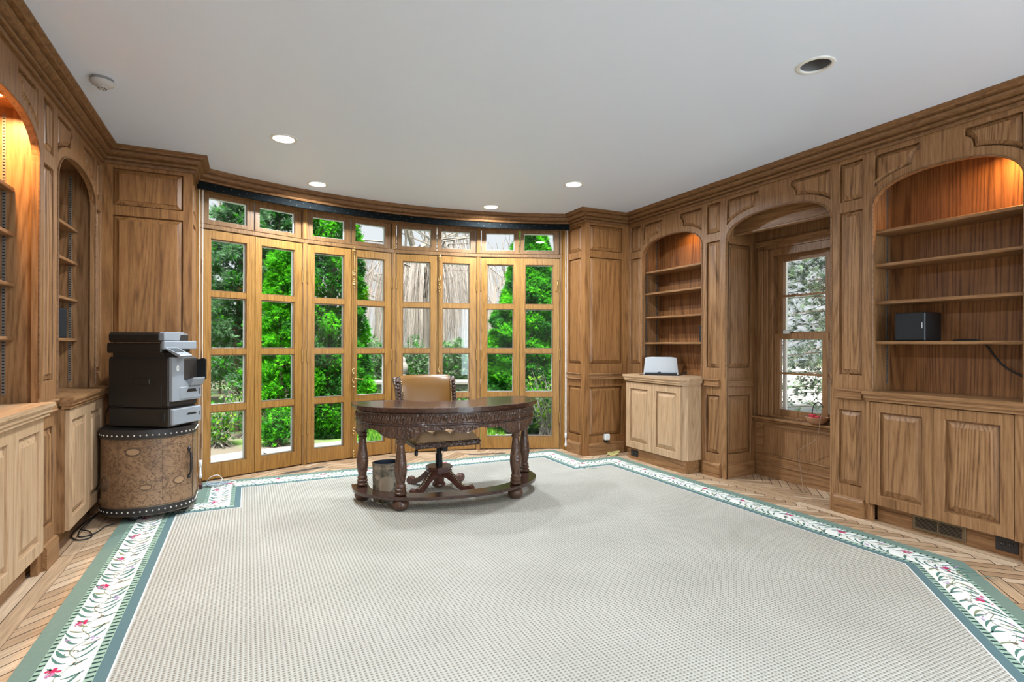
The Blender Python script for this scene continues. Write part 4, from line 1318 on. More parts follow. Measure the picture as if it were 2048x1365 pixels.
# back rail with drawers follows the kneehole
kb = [p for p in back_rail[-25:]]
m.sweep([(0.70, 0.185)] + kb + [(-0.70, 0.185)], [(0, 0.655), (0, 0.733), (0.018, 0.733), (0.018, 0.655), (0, 0.655)], side=-1)
m.build('back_rail', walnut, DK)
for x, y in leg_xy:
    m = MB()
    m.box((x - 0.030, y - 0.030, 0.555), (x + 0.030, y + 0.030, 0.735), bev=.004)
    pr = [(0.028, 0.114), (0.044, 0.120), (0.046, 0.132), (0.036, 0.140), (0.042, 0.150), (0.043, 0.160), (0.034, 0.168), (0.039, 0.176), (0.038, 0.186), (0.030, 0.196),
          (0.034, 0.215), (0.043, 0.260), (0.047, 0.300), (0.046, 0.330), (0.041, 0.370), (0.034, 0.420), (0.029, 0.470), (0.027, 0.488), (0.034, 0.496), (0.037, 0.506),
          (0.030, 0.514), (0.035, 0.524), (0.038, 0.534), (0.031, 0.544), (0.034, 0.556)]
    m.lathe(pr, (x, y, 0), 20)
    lg = m.build('leg', walnut_leg, DK, smooth=40)
    m = MB(); m.lathe([(0.020, 0.0), (0.048, 0.010), (0.061, 0.032), (0.062, 0.050), (0.052, 0.075), (0.030, 0.088)], (x, y, 0), 20)
    m.build('bun_foot', walnut_leg, lg, smooth=50)
o_ = half_outline(0.770, 0.500, 0.115, n=60); i_ = half_outline(0.640, 0.365, 0.115, n=60)
m = MB(); m.prism(o_ + i_[::-1], 0.088, 0.112); m.build('stretcher_shelf', walnut, DK, bevel=0.004)

# ------------------------------------------------------------------ swivel chair
CH = local_thing('swivel_chair', 'tan leather swivel chair with carved wooden frame behind the desk', 'chair', (1.455, 4.46, 0.010))
m = MB()
# seat frame, front edge at y = -0.325
m.box((-0.275, -0.315, 0.415), (0.275, 0.215, 0.462), bev=.006); m.box((-0.282, -0.325, 0.440), (0.282, 0.22, 0.452), bev=.004)
m.build('seat_frame', walnut_carved, CH)
m = MB()
nx, ny = 40, 24; vts = []
for j in range(ny + 1):
    for i in range(nx + 1):
        u, v = i / nx, j / ny
        x, y = -0.262 + 0.524 * u, -0.305 + 0.50 * v
        puff = 0.040 * (abs(math.sin(PI * 3.5 * u)) ** 0.6) * (0.55 + 0.45 * abs(math.sin(PI * 2.5 * v)))
        edge = min(1, min(u, 1 - u) * 9) ** 0.5 * min(1, min(v, 1 - v) * 8) ** 0.5
        vts.append((x, y, 0.470 + (0.038 + puff) * edge))
m.add(vts, [(j * (nx + 1) + i, j * (nx + 1) + i + 1, (j + 1) * (nx + 1) + i + 1, (j + 1) * (nx + 1) + i) for j in range(ny) for i in range(nx)])
m.box((-0.264, -0.307, 0.460), (0.264, 0.197, 0.474))
m.build('seat_cushion', leather_pale, CH, smooth=60)
m = MB()
for i in range(36):
    m.ball((-0.262 + 0.524 * i / 35, -0.309, 0.467), 0.0062, 6)
for i in range(22):
    for sx in (-1, 1): m.ball((sx * 0.266, -0.30 + 0.48 * i / 21, 0.467), 0.0062, 6)
m.build('nailhead_trim', brass, CH, smooth=60)
# back: a curve in the y-z plane with a rolled top
bc = [(0.205, 0.50), (0.225, 0.60), (0.250, 0.72), (0.285, 0.85), (0.318, 0.925), (0.350, 0.960), (0.385, 0.957), (0.400, 0.925)]
bk = [(0.245, 0.50), (0.265, 0.60), (0.290, 0.72), (0.322, 0.84), (0.350, 0.892), (0.365, 0.908)]
prof_b = bc + bk[::-1]
def widen(z): return 1.0 + 0.10 * max(0, (z - 0.5) / 0.45)
m = MB(); nseg = 16; vts = []
for i in range(nseg + 1):
    u = -1 + 2 * i / nseg
    for (y, z) in prof_b:
        bulge = 0.018 * (1 - u ** 4)
        front = (y, z) in bc
        vts.append((u * 0.208 * widen(z), y - (bulge if front else 0), z + (0.006 * (1 - u ** 4) if z > 0.9 else 0)))
K = len(prof_b)
m.add(vts, [(i * K + q, i * K + (q + 1) % K, (i + 1) * K + (q + 1) % K, (i + 1) * K + q) for i in range(nseg) for q in range(K)] + [tuple(range(K))[::-1], tuple(nseg * K + q for q in range(K))])
m.build('backrest', leather_tan, CH, smooth=70)  # rolled over at the top
for s in (-1, 1):
    m = MB()
    a0 = [(s * 0.212 * widen(z), y - 0.006, z - 0.010) for y, z in prof_b]; a1 = [(s * 0.262 * widen(z), y + 0.004, z - 0.016) for y, z in prof_b]
    m.add(a0 + a1, [(q, (q + 1) % K, K + (q + 1) % K, K + q) for q in range(K)] + [tuple(range(K)), tuple(K + q for q in range(K))[::-1]])
    for q in range(14):
        z = 0.52 + q * 0.03; i0 = max(j for j in range(len(bc) - 3) if bc[j][1] <= z)
        t = (z - bc[i0][1]) / (bc[i0 + 1][1] - bc[i0][1]); y = bc[i0][0] + (bc[i0 + 1][0] - bc[i0][0]) * t
        m.ball((s * 0.240 * widen(z), y - 0.006, z), 0.016, 8, sz=0.9)
    m.build('side_rail', walnut_carved, CH, smooth=50)
    m = MB()
    for q in range(26):
        z = 0.51 + q * 0.0158; i0 = max(j for j in range(len(bc) - 3) if bc[j][1] <= z)
        t = (z - bc[i0][1]) / (bc[i0 + 1][1] - bc[i0][1]); y = bc[i0][0] + (bc[i0 + 1][0] - bc[i0][0]) * t
        m.ball((s * 0.211 * widen(z), y - 0.012, z), 0.0066, 6)
    m.build('nailhead_trim', brass, CH, smooth=60)
m = MB(); m.lathe([(0.03, 0.195), (0.03, 0.30), (0.022, 0.30), (0.022, 0.405)], (0.03, 0.02, 0), 16); m.build('gas_column', black_metal, CH, smooth=40)
m = MB(); m.box((-0.06, -0.10, 0.392), (0.12, 0.14, 0.416), bev=.006); m.box((0.035, -0.06, 0.33), (0.085, 0.0, 0.395), bev=.01); m.build('tilt_mechanism', black_metal, CH)
m = MB(); m.tube([(-0.03, 0.0, 0.40), (-0.18, -0.10, 0.385), (-0.205, -0.12, 0.372)], 0.006, 8); m.box((-0.228, -0.145, 0.325), (-0.200, -0.115, 0.378), bev=.01); m.build('tilt_lever', black_plastic, CH)
m = MB()
oct_ = [(0.03 + 0.115 * math.cos(PI / 8 + PI / 4 * q), 0.02 + 0.115 * math.sin(PI / 8 + PI / 4 * q)) for q in range(8)]
m.prism(oct_, 0.178, 0.198); m.prism(inset(oct_, 0.012), 0.162, 0.178); m.prism(inset(oct_, 0.004), 0.150, 0.164)
m.lathe([(0.05, 0.15), (0.045, 0.06), (0.055, 0.05), (0.060, 0.035), (0.045, 0.02), (0.02, 0.012)], (0.03, 0.02, 0), 20)
m.build('hub', mahogany, CH)
for a in (212, 308, 33, 124):
    a = math.radians(a); c_, s_ = math.cos(a), math.sin(a)
    m = MB(); prf = [(0.04, 0.158), (0.09, 0.152), (0.14, 0.124), (0.185, 0.085), (0.23, 0.058), (0.275, 0.048), (0.305, 0.058), (0.325, 0.072)]
    thk = [0.055, 0.058, 0.052, 0.046, 0.042, 0.042, 0.044, 0.030]
    vts = []
    for (rr_, z), th in zip(prf, thk):
        for sx in (-1, 1):
            for dz in (0.5, -0.5):
                zz = max(0.002, z - 0.02 + dz * th)
                vts.append((0.03 + rr_ * c_ - sx * 0.025 * s_, 0.02 + rr_ * s_ + sx * 0.025 * c_, zz))
    fs = []
    for j in range(len(prf) - 1):
        b = j * 4
        for q0, q1 in ((0, 1), (1, 3), (3, 2), (2, 0)): fs.append((b + q0, b + q1, b + 4 + q1, b + 4 + q0))
    fs += [(0, 1, 3, 2), tuple(len(prf) * 4 - 4 + q for q in (0, 1, 3, 2))]
    m.add(vts, fs)
    m.tube([(0.03 + 0.310 * c_ + 0.026 * s_, 0.02 + 0.310 * s_ - 0.026 * c_, 0.034), (0.03 + 0.310 * c_ - 0.026 * s_, 0.02 + 0.310 * s_ + 0.026 * c_, 0.034)], 0.032, 14)
    lg = m.build('leg', mahogany, CH, smooth=40)
    m = MB()
    for j in range(1, 5):
        (r0, z0), (r1, z1) = prf[j], prf[j + 1]
        for q in range(3):
            t = (q + 0.5) / 3; rr_, z, th = r0 + (r1 - r0) * t, z0 + (z1 - z0) * t, thk[j]
            m.ball((0.03 + rr_ * c_, 0.02 + rr_ * s_, z - 0.02 + th / 2), 0.009, 6)
    ob = m.build('leg_carving', bronze, lg); ob['label'] = 'pale carved band on the leg'

# ------------------------------------------------------------------ wastebasket
WB = thing('wastebasket', 'oval wastebasket with mottled antique print behind the desk stretcher', 'wastebasket', (1.005, 4.335, 0.010))
m = MB(); m.lathe([(0.108, 0.0), (0.110, 0.01), (0.116, 0.30)], (1.005, 4.335, 0.010), 36, sy=0.80, closed_ends=False); m.lathe([(0.106, 0.005), (1e-5, 0.005)], (1.005, 4.335, 0.010), 36, sy=0.80, closed_ends=False)
m.build('shell', bin_print, WB, smooth=50)
m = MB(); m.lathe([(0.104, 0.012), (0.1125, 0.30)], (1.005, 4.335, 0.010), 36, sy=0.79, closed_ends=False); m.build('liner', plain('dark_blue_liner', (0.02, 0.035, 0.06), .6), WB, smooth=50)
m = MB(); m.lathe([(0.112, 0.297), (0.112, 0.303), (0.119, 0.303), (0.119, 0.295)], (1.005, 4.335, 0.010), 36, sy=0.80, closed_ends=False); m.build('rim', steel, WB, smooth=50)
m = MB(); m.lathe([(0.1165, 0.262), (0.1172, 0.264), (0.1172, 0.268), (0.1165, 0.270)], (1.005, 4.335, 0.010), 36, sy=0.80, closed_ends=False)
# the pale oval medallion, following the curved shell
def shell_pt(a, z, lift=0.0016): 
    rad = 0.110 + (0.006) * z / 0.30 + lift
    return (1.005 + rad * math.cos(a), 4.335 + rad * 0.8 * math.sin(a), 0.010 + z)
ring = []
for q in range(24):
    t = 2 * PI * q / 24; ring.append((math.radians(255) + 0.55 * math.cos(t), 0.135 + 0.068 * math.sin(t)))
m.add([shell_pt(math.radians(255), 0.135)] + [shell_pt(math.radians(255) + 0.275 * math.cos(2 * PI * q / 24), 0.135 + 0.034 * math.sin(2 * PI * q / 24)) for q in range(24)] + [shell_pt(a, z) for a, z in ring],
      [(0, 1 + q, 1 + (q + 1) % 24) for q in range(24)] + [(1 + q, 25 + q, 25 + (q + 1) % 24, 1 + (q + 1) % 24) for q in range(24)])
ob = m.build('medallion', plain('bin_medallion', (0.33, 0.27, 0.20), .6, bump=.2), WB)

# ------------------------------------------------------------------ half round chest with map print
CX0, CYB, CA, CB, CYC = -0.645, 4.95, 0.288, 0.235, 4.735
CHT = thing('map_chest', 'half round chest covered in an antique map print with black studded bands', 'chest', (CX0, 4.75, 0))
def chest_path(grow=0.0, n=48):
    a, b = CA + grow, CB + grow
    P = [(CX0 - a, CYB)] + [(CX0 + a * math.cos(PI + PI * i / n), CYC + b * math.sin(PI + PI * i / n)) for i in range(n + 1)] + [(CX0 + a, CYB)]
    return P
cp = chest_path()
Z0c, Z1c = 0.062, 0.648
m = MB(); m.prism(cp, Z0c, Z1c - 0.012); m.build('body', map_print, CHT, smooth=40)
m = MB(); m.prism(chest_path(0.008), Z1c - 0.012, Z1c); m.build('top', leather_black, CHT)
csl = arclen(cp)
for z0, z1 in ((Z0c - 0.004, Z0c + 0.050), (Z1c - 0.062, Z1c - 0.010)):
    m = MB().sweep(cp, [(0, z0), (-0.005, z0), (-0.006, z0 + 0.004), (-0.006, z1 - 0.004), (-0.005, z1), (0, z1)], side=-1)
    s = 0.03
    while s < csl[-1] - 0.02:
        p, t = along(cp, csl, s); nn = Vector((t.y, -t.x)); m.ball((p.x + nn.x * 0.0055, p.y + nn.y * 0.0055, (z0 + z1) / 2), 0.0065, 8, mi=1); s += 0.036
    bd = m.build('leather_band', [leather_black, stud_metal], CHT, smooth=40)
    m = MB()
    for zz in (z0, z1): m.tube([(p[0] + (p[0] - CX0) * 0.016, p[1] + (p[1] - CYC) * 0.016, zz) for p in cp], 0.0022, 5)
    m.build('piping', bronze, bd)
def chest_pt(a, z, lift):    # a: angle in degrees round the front (180 left .. 360 right)
    a = math.radians(a); nx_, ny_ = math.cos(a) / CA, math.sin(a) / CB; l = math.hypot(nx_, ny_)
    return (CX0 + CA * math.cos(a) + nx_ / l * lift, CYC + CB * math.sin(a) + ny_ / l * lift, z)
# door outline, cartouches and lines of the print
m = MB()
dr = [chest_pt(238, Z0c + 0.055, .001), chest_pt(238, Z1c - 0.066, .001)] + [chest_pt(238 + 106 * q / 20, Z1c - 0.066, .001) for q in range(21)] + [chest_pt(344, Z0c + 0.055, .001)] + [chest_pt(344 - 106 * q / 20, Z0c + 0.055, .001) for q in range(21)]
m.tube(dr, 0.0022, 5)
for zz in (0.53, 0.225): m.tube([chest_pt(185 + 170 * q / 30, zz, 0.0003) for q in range(31)], 0.0012, 5)
m.tube([chest_pt(292, 0.14, 0.0003), chest_pt(292, 0.56, 0.0003)], 0.0011, 5)
def ringmark(a, z, ra, rz, wdt=0.005, mi=0, fill=None):
    m.tube([chest_pt(a + ra * math.cos(2 * PI * q / 28), z + rz * math.sin(2 * PI * q / 28), 0.0004) for q in range(29)], wdt, 5, mi)
    if fill is not None:
        m.add([chest_pt(a, z, 0.0018)] + [chest_pt(a + ra * 0.95 * math.cos(2 * PI * q / 28), z + rz * 0.95 * math.sin(2 * PI * q / 28), 0.0018) for q in range(28)], [(0, 1 + q, 1 + (q + 1) % 28) for q in range(28)], fill)
ringmark(257, 0.50, 9, 0.026, 0.006, 0, 1)
ringmark(212, 0.275, 9, 0.052, 0.003); ringmark(212, 0.275, 7, 0.040, 0.002); ringmark(212, 0.275, 2.5, 0.014, 0.002)
ringmark(272, 0.25, 7, 0.018, 0.004, 0, 1); ringmark(315, 0.27, 8, 0.026, 0.004, 0, 1)
m.tube([chest_pt(240 + 76 * q / 20, 0.34 - 0.05 * math.sin(PI * q / 20) + 0.006 * math.sin(q * 1.9), 0.0003) for q in range(21)], 0.0016, 5)
m.build('door_outline', [map_ink, map_plain], CHT)
m = MB()
ha = 333
m.tube([chest_pt(ha, 0.285, 0.004), chest_pt(ha, 0.30, 0.016), chest_pt(ha, 0.33, 0.022), chest_pt(ha, 0.41, 0.023), chest_pt(ha, 0.455, 0.016), chest_pt(ha, 0.47, 0.004)], [0.008, 0.007, 0.010, 0.010, 0.007, 0.008], 8)
for zz in (0.275, 0.48): m.ball(chest_pt(ha, zz, 0.004), 0.014, 10)
m.build('handle', iron, CHT, smooth=60)
for fx, fy in ((-0.715, 4.60), (-0.44, 4.735), (-0.865, 4.86), (-0.43, 4.90)):
    m = MB(); m.lathe([(0.030, 0.0), (0.046, 0.008), (0.050, 0.028), (0.040, 0.050), (0.03, 0.060)], (fx, fy, 0.0105 if fy < 4.8 or fx > -0.78 else 0.001), 18)
    m.build('bun_foot', black_plastic, CHT, smooth=50)

# ------------------------------------------------------------------ printer
PRW, PRD = 0.46, 0.29       # side length (front to back) and width
PR = local_thing('printer', 'grey and black multifunction office printer standing on the map print chest', 'printer', (-0.487, 4.485, 0.648), math.radians(-33.5))
# local: x = towards the front panel (to the right), y = depth away from the camera; the origin is the near front foot corner
m = MB(); m.box((-0.49, 0.0, 0.008), (-0.012, PRD, 0.135), bev=.008); m.build('tray_housing', printer_side, PR)
m = MB(); m.box((-0.495, 0.0, 0.138), (-0.015, PRD, 0.352), bev=.010); m.box((-0.50, 0.01, 0.15), (-0.49, PRD - 0.01, 0.34), bev=.004); m.build('body', printer_side, PR)
m = MB(); m.box((-0.37, -0.003, 0.140), (-0.07, 0.001, 0.235), bev=.0012); m.box((-0.28, -0.008, 0.236), (-0.16, 0.001, 0.262), bev=.003); m.build('side_door', printer_side, PR)
m = MB(); m.box((-0.085, -0.004, 0.05), (-0.045, 0.001, 0.105), bev=.002); m.build('side_latch', black_plastic, PR)
m = MB()
m.prism([(0.0, 0.165), (0.0, 0.352), (0.115, 0.352), (0.115, 0.255), (0.16, 0.235), (PRD, 0.235), (PRD, 0.165)], -0.014, 0.012, lambda a, b, c: (c, a, b))
m.build('front_panel', printer_grey, PR, bevel=0.004)
m = MB(); m.box((-0.14, 0.118, 0.24), (-0.016, PRD, 0.345)); m.build('output_slot', black_plastic, PR)
m = MB(); m.prism([(-0.03, 0.235), (0.03, 0.228), (0.05, 0.255), (0.05, 0.262), (-0.03, 0.245)], 0.16, PRD - 0.004, lambda a, b, c: (a, c, b)); m.build('output_tray', printer_grey, PR)
m = MB(); m.prism([(-0.05, 0.335), (0.035, 0.345), (0.055, 0.34), (0.055, 0.25), (-0.05, 0.25)], PRD - 0.008, PRD + 0.004, lambda a, b, c: (a, c, b)); m.build('paper_guard', black_plastic, PR)
for z0, z1 in ((0.168, 0.226), (0.022, 0.130)):
    m = MB(); m.box((-0.012, 0.07 if z0 > .1 else 0.004, z0), (0.016, PRD + 0.002, z1), bev=.006)
    d_ = m.build('drawer', printer_grey, PR)
    m = MB(); zc = (z0 + z1) / 2; m.prism([(0.135, zc + 0.002), (0.150, zc + 0.016), (0.225, zc + 0.016), (0.240, zc + 0.002)], 0.0125, 0.0168, lambda a, b, c: (c, a, b)); m.build('finger_grip', black_plastic, d_)
    m = MB(); m.box((0.012, 0.262, zc - 0.012), (0.017, 0.270, zc + 0.016)); m.build('paper_gauge', black_plastic, d_)
m = MB(); m.box((-0.46, 0.01, 0.352), (-0.06, PRD - 0.02, 0.372)); m.build('scanner_neck', printer_side, PR)
m = MB(); m.box((-0.51, 0.0, 0.372), (-0.075, PRD, 0.425), bev=.008); m.box((-0.50, 0.0, 0.427), (-0.085, PRD, 0.478), bev=.012); m.build('scanner_lid', printer_side, PR)
m = MB(); m.box((-0.078, 0.0, 0.390), (-0.05, PRD + 0.035, 0.436), bev=.005); m.prism([(0.0, 0.437), (0.0, 0.472), (0.012, 0.480), (0.19, 0.480), (0.19, 0.468), (0.16, 0.466), (0.15, 0.437)], -0.09, -0.052, lambda a, b, c: (c, a, b)); m.build('document_feeder', printer_grey, PR, bevel=0.003)
m = MB(); m.prism([(-0.055, 0.402), (-0.060, 0.396), (0.055, 0.352), (0.068, 0.360), (0.060, 0.366)], 0.008, 0.125, lambda a, b, c: (a, c, b)); sc_ = m.build('control_panel', printer_grey, PR)
m = MB(); m.prism([(-0.042, 0.3985), (-0.042, 0.3965), (0.040, 0.3695), (0.042, 0.3715)], 0.02, 0.112, lambda a, b, c: (a, c, b)); m.build('touch_screen', dark_glass, sc_)
m = MB(); m.box((-0.05, 0.012, 0.352), (0.0, 0.12, 0.375)); m.build('panel_base', black_plastic, PR)
m = MB(); m.lathe([(0.013, 0.0), (0.013, 0.0012), (1e-5, 0.0012)], (0, 0, 0), 28, T=lambda x, y, z: (0.0125 + z, 0.052 + x, 0.305 + y)); lg_ = m.build('logo', white_plastic, PR); lg_['label'] = 'round white maker emblem with two slanted letters'
m = MB()    # the two slanted letters of the emblem
for q in (((-0.006, -0.004), (-0.002, 0.008)), ((-0.0035, 0.002), (0.0, 0.002)), ((0.0, 0.002), (-0.001, -0.004)), ((0.001, -0.008), (0.0045, 0.003)), ((0.0045, 0.003), (0.0085, 0.003)), ((0.0085, 0.003), (0.007, -0.0035)), ((0.007, -0.0035), (0.0028, -0.0035))):
    m.tube([(0.0140, 0.052 + q[0][0], 0.305 + q[0][1]), (0.0140, 0.052 + q[1][0], 0.305 + q[1][1])], 0.0008, 4)
m.build('logo_letter', printer_grey, lg_)

def stretch(z):
    if z < 0.138: return z * 1.06
    if z < 0.352: return 0.146 + (z - 0.138) * 1.68
    return 0.506 + (z - 0.352) * 1.40
for ob in PR.children_recursive:
    for v_ in ob.data.vertices: v_.co.z = stretch(v_.co.z)

# ------------------------------------------------------------------ things on shelves and worktops
def box_speaker(name, label, loc, rz, w, d, h, grp):
    r = local_thing(name, label, 'speaker', loc, rz, grp)
    m = MB(); m.box((-w / 2, -d / 2, 0), (w / 2, d / 2, h), bev=.006); m.build('cabinet', black_plastic, r)
    m = MB(); m.box((-w / 2 + 0.006, -d / 2 - 0.008, 0.006), (w / 2 - 0.006, -d / 2 + 0.001, h - 0.006), bev=.004); m.build('grille', black_cloth, r)
    return r
sp = box_speaker('speaker', 'square black loudspeaker cube on the lowest shelf of the near right bookcase', (4.175, 2.15, 1.2855), math.radians(-90), 0.19, 0.20, 0.195, 'black loudspeakers on the shelves')
m = MB(); m.box((0.078, -0.1105, 0.085), (0.084, -0.1075, 0.125)); m.build('badge', silver, sp)
box_speaker('speaker', 'slim black loudspeaker at the right end of the far right bookcase shelf', (4.17, 4.05, 1.2855), math.radians(-90), 0.10, 0.14, 0.165, 'black loudspeakers on the shelves')
box_speaker('speaker', 'black loudspeaker on the lowest shelf of the dark left bookcase', (-1.235, 4.80, 1.2855), math.radians(40), 0.14, 0.13, 0.21, 'black loudspeakers on the shelves')
dk = local_thing('speaker_dock', 'silver music speaker dock with grey grille on the far right worktop', 'speaker dock', (4.045, 4.60, 0.9305), math.radians(-42))
m = MB(); m.prism([(-0.185, 0.0), (0.185, 0.0), (0.165, 0.185), (0.10, 0.193), (-0.10, 0.193), (-0.165, 0.185)], -0.05, 0.055, lambda a, b, c: (a, c + (b * 0.12), b)); m.build('housing', silver, dk, bevel=0.006)
m = MB(); m.prism([(-0.168, 0.028), (0.160, 0.028), (0.145, 0.180), (0.09, 0.186), (-0.09, 0.186), (-0.150, 0.180)], -0.056, -0.049, lambda a, b, c: (a, c + (b * 0.12), b)); m.build('grille', grille_grey, dk)
m = MB(); m.box((-0.17, -0.085, 0.004), (0.165, -0.05, 0.022), bev=.005); m.box((-0.03, -0.08, 0.022), (0.0, -0.06, 0.034), bev=.003); m.build('dock_tray', black_plastic, dk)
def cable(name, label, pts, r_, mat, cat='cable', res=6):
    P = [Vector(p) for p in pts]; out = []
    for i in range(len(P) - 1):
        p0, p1, p2, p3 = P[max(0, i - 1)], P[i], P[i + 1], P[min(len(P) - 1, i + 2)]
        for k in range(res):
            t = k / res
            out.append(0.5 * ((2 * p1) + (p2 - p0) * t + (2 * p0 - 5 * p1 + 4 * p2 - p3) * t * t + (3 * p1 - p0 - 3 * p2 + p3) * t ** 3))
    out.append(P[-1])
    ob = MB().tube(out, r_, 6).build(name, mat, smooth=70)
    if cat: tag(ob, label, cat)
    return ob
cable('power_cable', 'black cable of the silver dock lying on the far right worktop', [(4.20, 4.45, 0.934), (4.18, 4.36, 0.975), (4.14, 4.33, 0.955), (4.10, 4.36, 0.934), (4.0, 4.42, 0.934), (3.90, 4.50, 0.934), (3.84, 4.62, 0.934), (3.85, 4.72, 0.934)], 0.003, cord_black)
cable('power_cable', 'thick black cable drooping across the back of the near right bookcase', [(4.26, 1.98, 1.29), (4.262, 1.86, 1.292), (4.263, 1.80, 1.26), (4.263, 1.72, 1.14), (4.263, 1.62, 1.07), (4.263, 1.50, 1.03)], 0.006, cord_black)
BWX, BWY, BWZ = 4.435, 3.07, 0.572
bw = thing('bowl', 'small wooden bowl with red odds and ends on the alcove window sill', 'bowl', (BWX, BWY, BWZ))
m = MB(); m.lathe([(0.035, 0.0), (0.05, 0.004), (0.075, 0.026), (0.092, 0.062), (0.087, 0.064), (0.070, 0.030), (0.045, 0.010), (1e-5, 0.008)], (BWX, BWY, BWZ), 32, closed_ends=True); m.build('shell', bowl_wood, bw, smooth=50)
m = MB(); m.box((BWX - 0.04, BWY + 0.0, BWZ + 0.02), (BWX + 0.0, BWY + 0.05, BWZ + 0.085), bev=.006); m.box((BWX - 0.05, BWY - 0.05, BWZ + 0.03), (BWX + 0.01, BWY - 0.01, BWZ + 0.074), bev=.006)
tag(m.build('red_gadget', red_plastic), 'small red plastic pieces lying in the bowl on the window sill', 'gadget')
cable('black_cord', 'short black cord looping up out of the wooden bowl', [(BWX - 0.02, BWY + 0.03, BWZ + 0.03), (BWX - 0.02, BWY + 0.025, BWZ + 0.12), (BWX, BWY + 0.02, BWZ + 0.17), (BWX, BWY - 0.02, BWZ + 0.19), (BWX, BWY - 0.06, BWZ + 0.15)], 0.004, cord_black)
cable('tan_cord', 'thin tan cord hanging from the bowl to the floor of the alcove', [(BWX - 0.01, BWY - 0.02, BWZ + 0.05), (BWX - 0.04, BWY - 0.075, BWZ + 0.11), (BWX - 0.09, BWY - 0.09, BWZ + 0.04), (4.39, 3.04, 0.45), (4.40, 3.20, 0.33), (4.40, 3.21, 0.24), (4.38, 3.17, 0.10), (4.33, 3.12, 0.008), (4.28, 3.05, 0.006)], 0.0035, cord_brown)

# ------------------------------------------------------------------ cables on the floor
rr = random.Random(5)
def tangle(c, rad, h, n, seed, z0=0.006):
    q = random.Random(seed); pts = []
    for i in range(n):
        a = i * 1.9 + q.uniform(-0.4, 0.4); ra = rad * q.uniform(0.45, 1.0)
        pts.append((c[0] + ra * math.cos(a), c[1] + ra * 0.7 * math.sin(a), z0 + h * abs(math.sin(i * 1.3)) * q.uniform(0.2, 1)))
    return pts
cable('yellow_cable', 'coil of thin yellow cable on the floor in the right back corner', tangle((3.72, 5.03), 0.09, 0.05, 26, 1), 0.0035, cord_yellow)
cable('grey_cable', 'coil of grey blue cable on the rug at the left foot of the bay doors', tangle((-0.25, 5.40), 0.12, 0.05, 22, 4, 0.013), 0.003, cord_grey)
cable('white_cable', 'loop of white cable rising from the coil at the left foot of the bay doors', [(-0.33, 5.50, 0.014), (-0.30, 5.45, 0.07), (-0.24, 5.45, 0.09), (-0.20, 5.46, 0.05), (-0.22, 5.42, 0.014), (-0.12, 5.44, 0.03), (-0.08, 5.42, 0.014)], 0.003, cord_white)
cable('power_cable', 'black power cable running down behind the map print chest to the floor', [(-0.90, 4.93, 0.80), (-0.948, 4.96, 0.72), (-0.952, 4.97, 0.4), (-0.955, 4.96, 0.1), (-0.97, 4.85, 0.02), (-1.0, 4.55, 0.006), (-0.97, 4.35, 0.006), (-0.90, 4.38, 0.006), (-0.86, 4.50, 0.012), (-0.80, 4.55, 0.014)], 0.004, cord_black)
cable('power_cable', 'loose black cable lying on the boards under the left base cabinet', [(-0.98, 4.90, 0.006), (-1.02, 4.6, 0.006), (-1.02, 4.40, 0.006), (-0.96, 4.28, 0.006), (-0.90, 4.31, 0.006), (-0.93, 4.42, 0.012), (-1.0, 4.50, 0.012)], 0.004, cord_black)
br = MB(); br.box((-0.372, 5.30, 0.0005), (-0.345, 5.36, 0.055), bev=.004)
tag(br.build('power_adapter', plain('maroon_plastic', (0.06, 0.015, 0.02), .5)), 'small dark power adapter standing on the floor left of the bay doors', 'power adapter')

# ------------------------------------------------------------------ grilles and sockets
def floor_vent(p0, p1, w, label):
    a, b = Vector(p0), Vector(p1); d = (b - a).normalized(); nrm = Vector((-d.y, d.x)); L_ = (b - a).length
    T = lambda u, v, z: (a.x + d.x * u + nrm.x * v, a.y + d.y * u + nrm.y * v, z)
    r = thing('floor_vent', label, 'vent', (a.x, a.y, 0), 'floor vents along the bay doors')
    m = MB(); m.box((-0.02, -0.012, 0.0004), (L_ + 0.02, w + 0.012, 0.003), T, bev=.001); m.build('frame', steel, r)
    m = MB(); k = 0
    nn = int(L_ / 0.018)
    for k in range(nn): m.box((0.004 + k * 0.018, 0.0, 0.0029), (0.014 + k * 0.018, w, 0.0034), T)
    m.build('slot', black_metal, r)
floor_vent((0.33, 5.64), (0.70, 5.77), 0.05, 'slotted floor vent left of the desk in front of the bay doors')
floor_vent((2.27, 5.73), (2.64, 5.62), 0.05, 'slotted floor vent right of the chair in front of the bay doors')
floor_vent((1.43, 5.98), (1.56, 5.98), 0.03, 'small dark floor vent behind the front desk leg at the middle of the bay')
r = thing('wall_grille', 'brass heating grille in the toe kick of the near right cabinet', 'grille', (4.063, 1.97, 0.0))
Tg = lambda u, v, w: (4.064 - w, u, v)
m = MB(); m.box((1.815, 0.012, 0.0), (2.12, 0.118, 0.008), Tg, bev=.003); m.build('frame', bronze, r)
m = MB(); m.box((1.835, 0.032, 0.006), (1.958, 0.098, 0.0088), Tg); m.box((1.972, 0.032, 0.006), (2.10, 0.098, 0.0088), Tg); m.build('opening', black_metal, r)
m = MB()
for k in range(7):
    m.box((1.835, 0.036 + k * 0.0092, 0.0085), (2.10, 0.0385 + k * 0.0092, 0.0105), Tg)
m.build('louvre', bronze, r)
m = MB(); m.box((1.962, 0.045, 0.008), (1.968, 0.085, 0.016), Tg, bev=.002); m.build('lever', bronze, r)
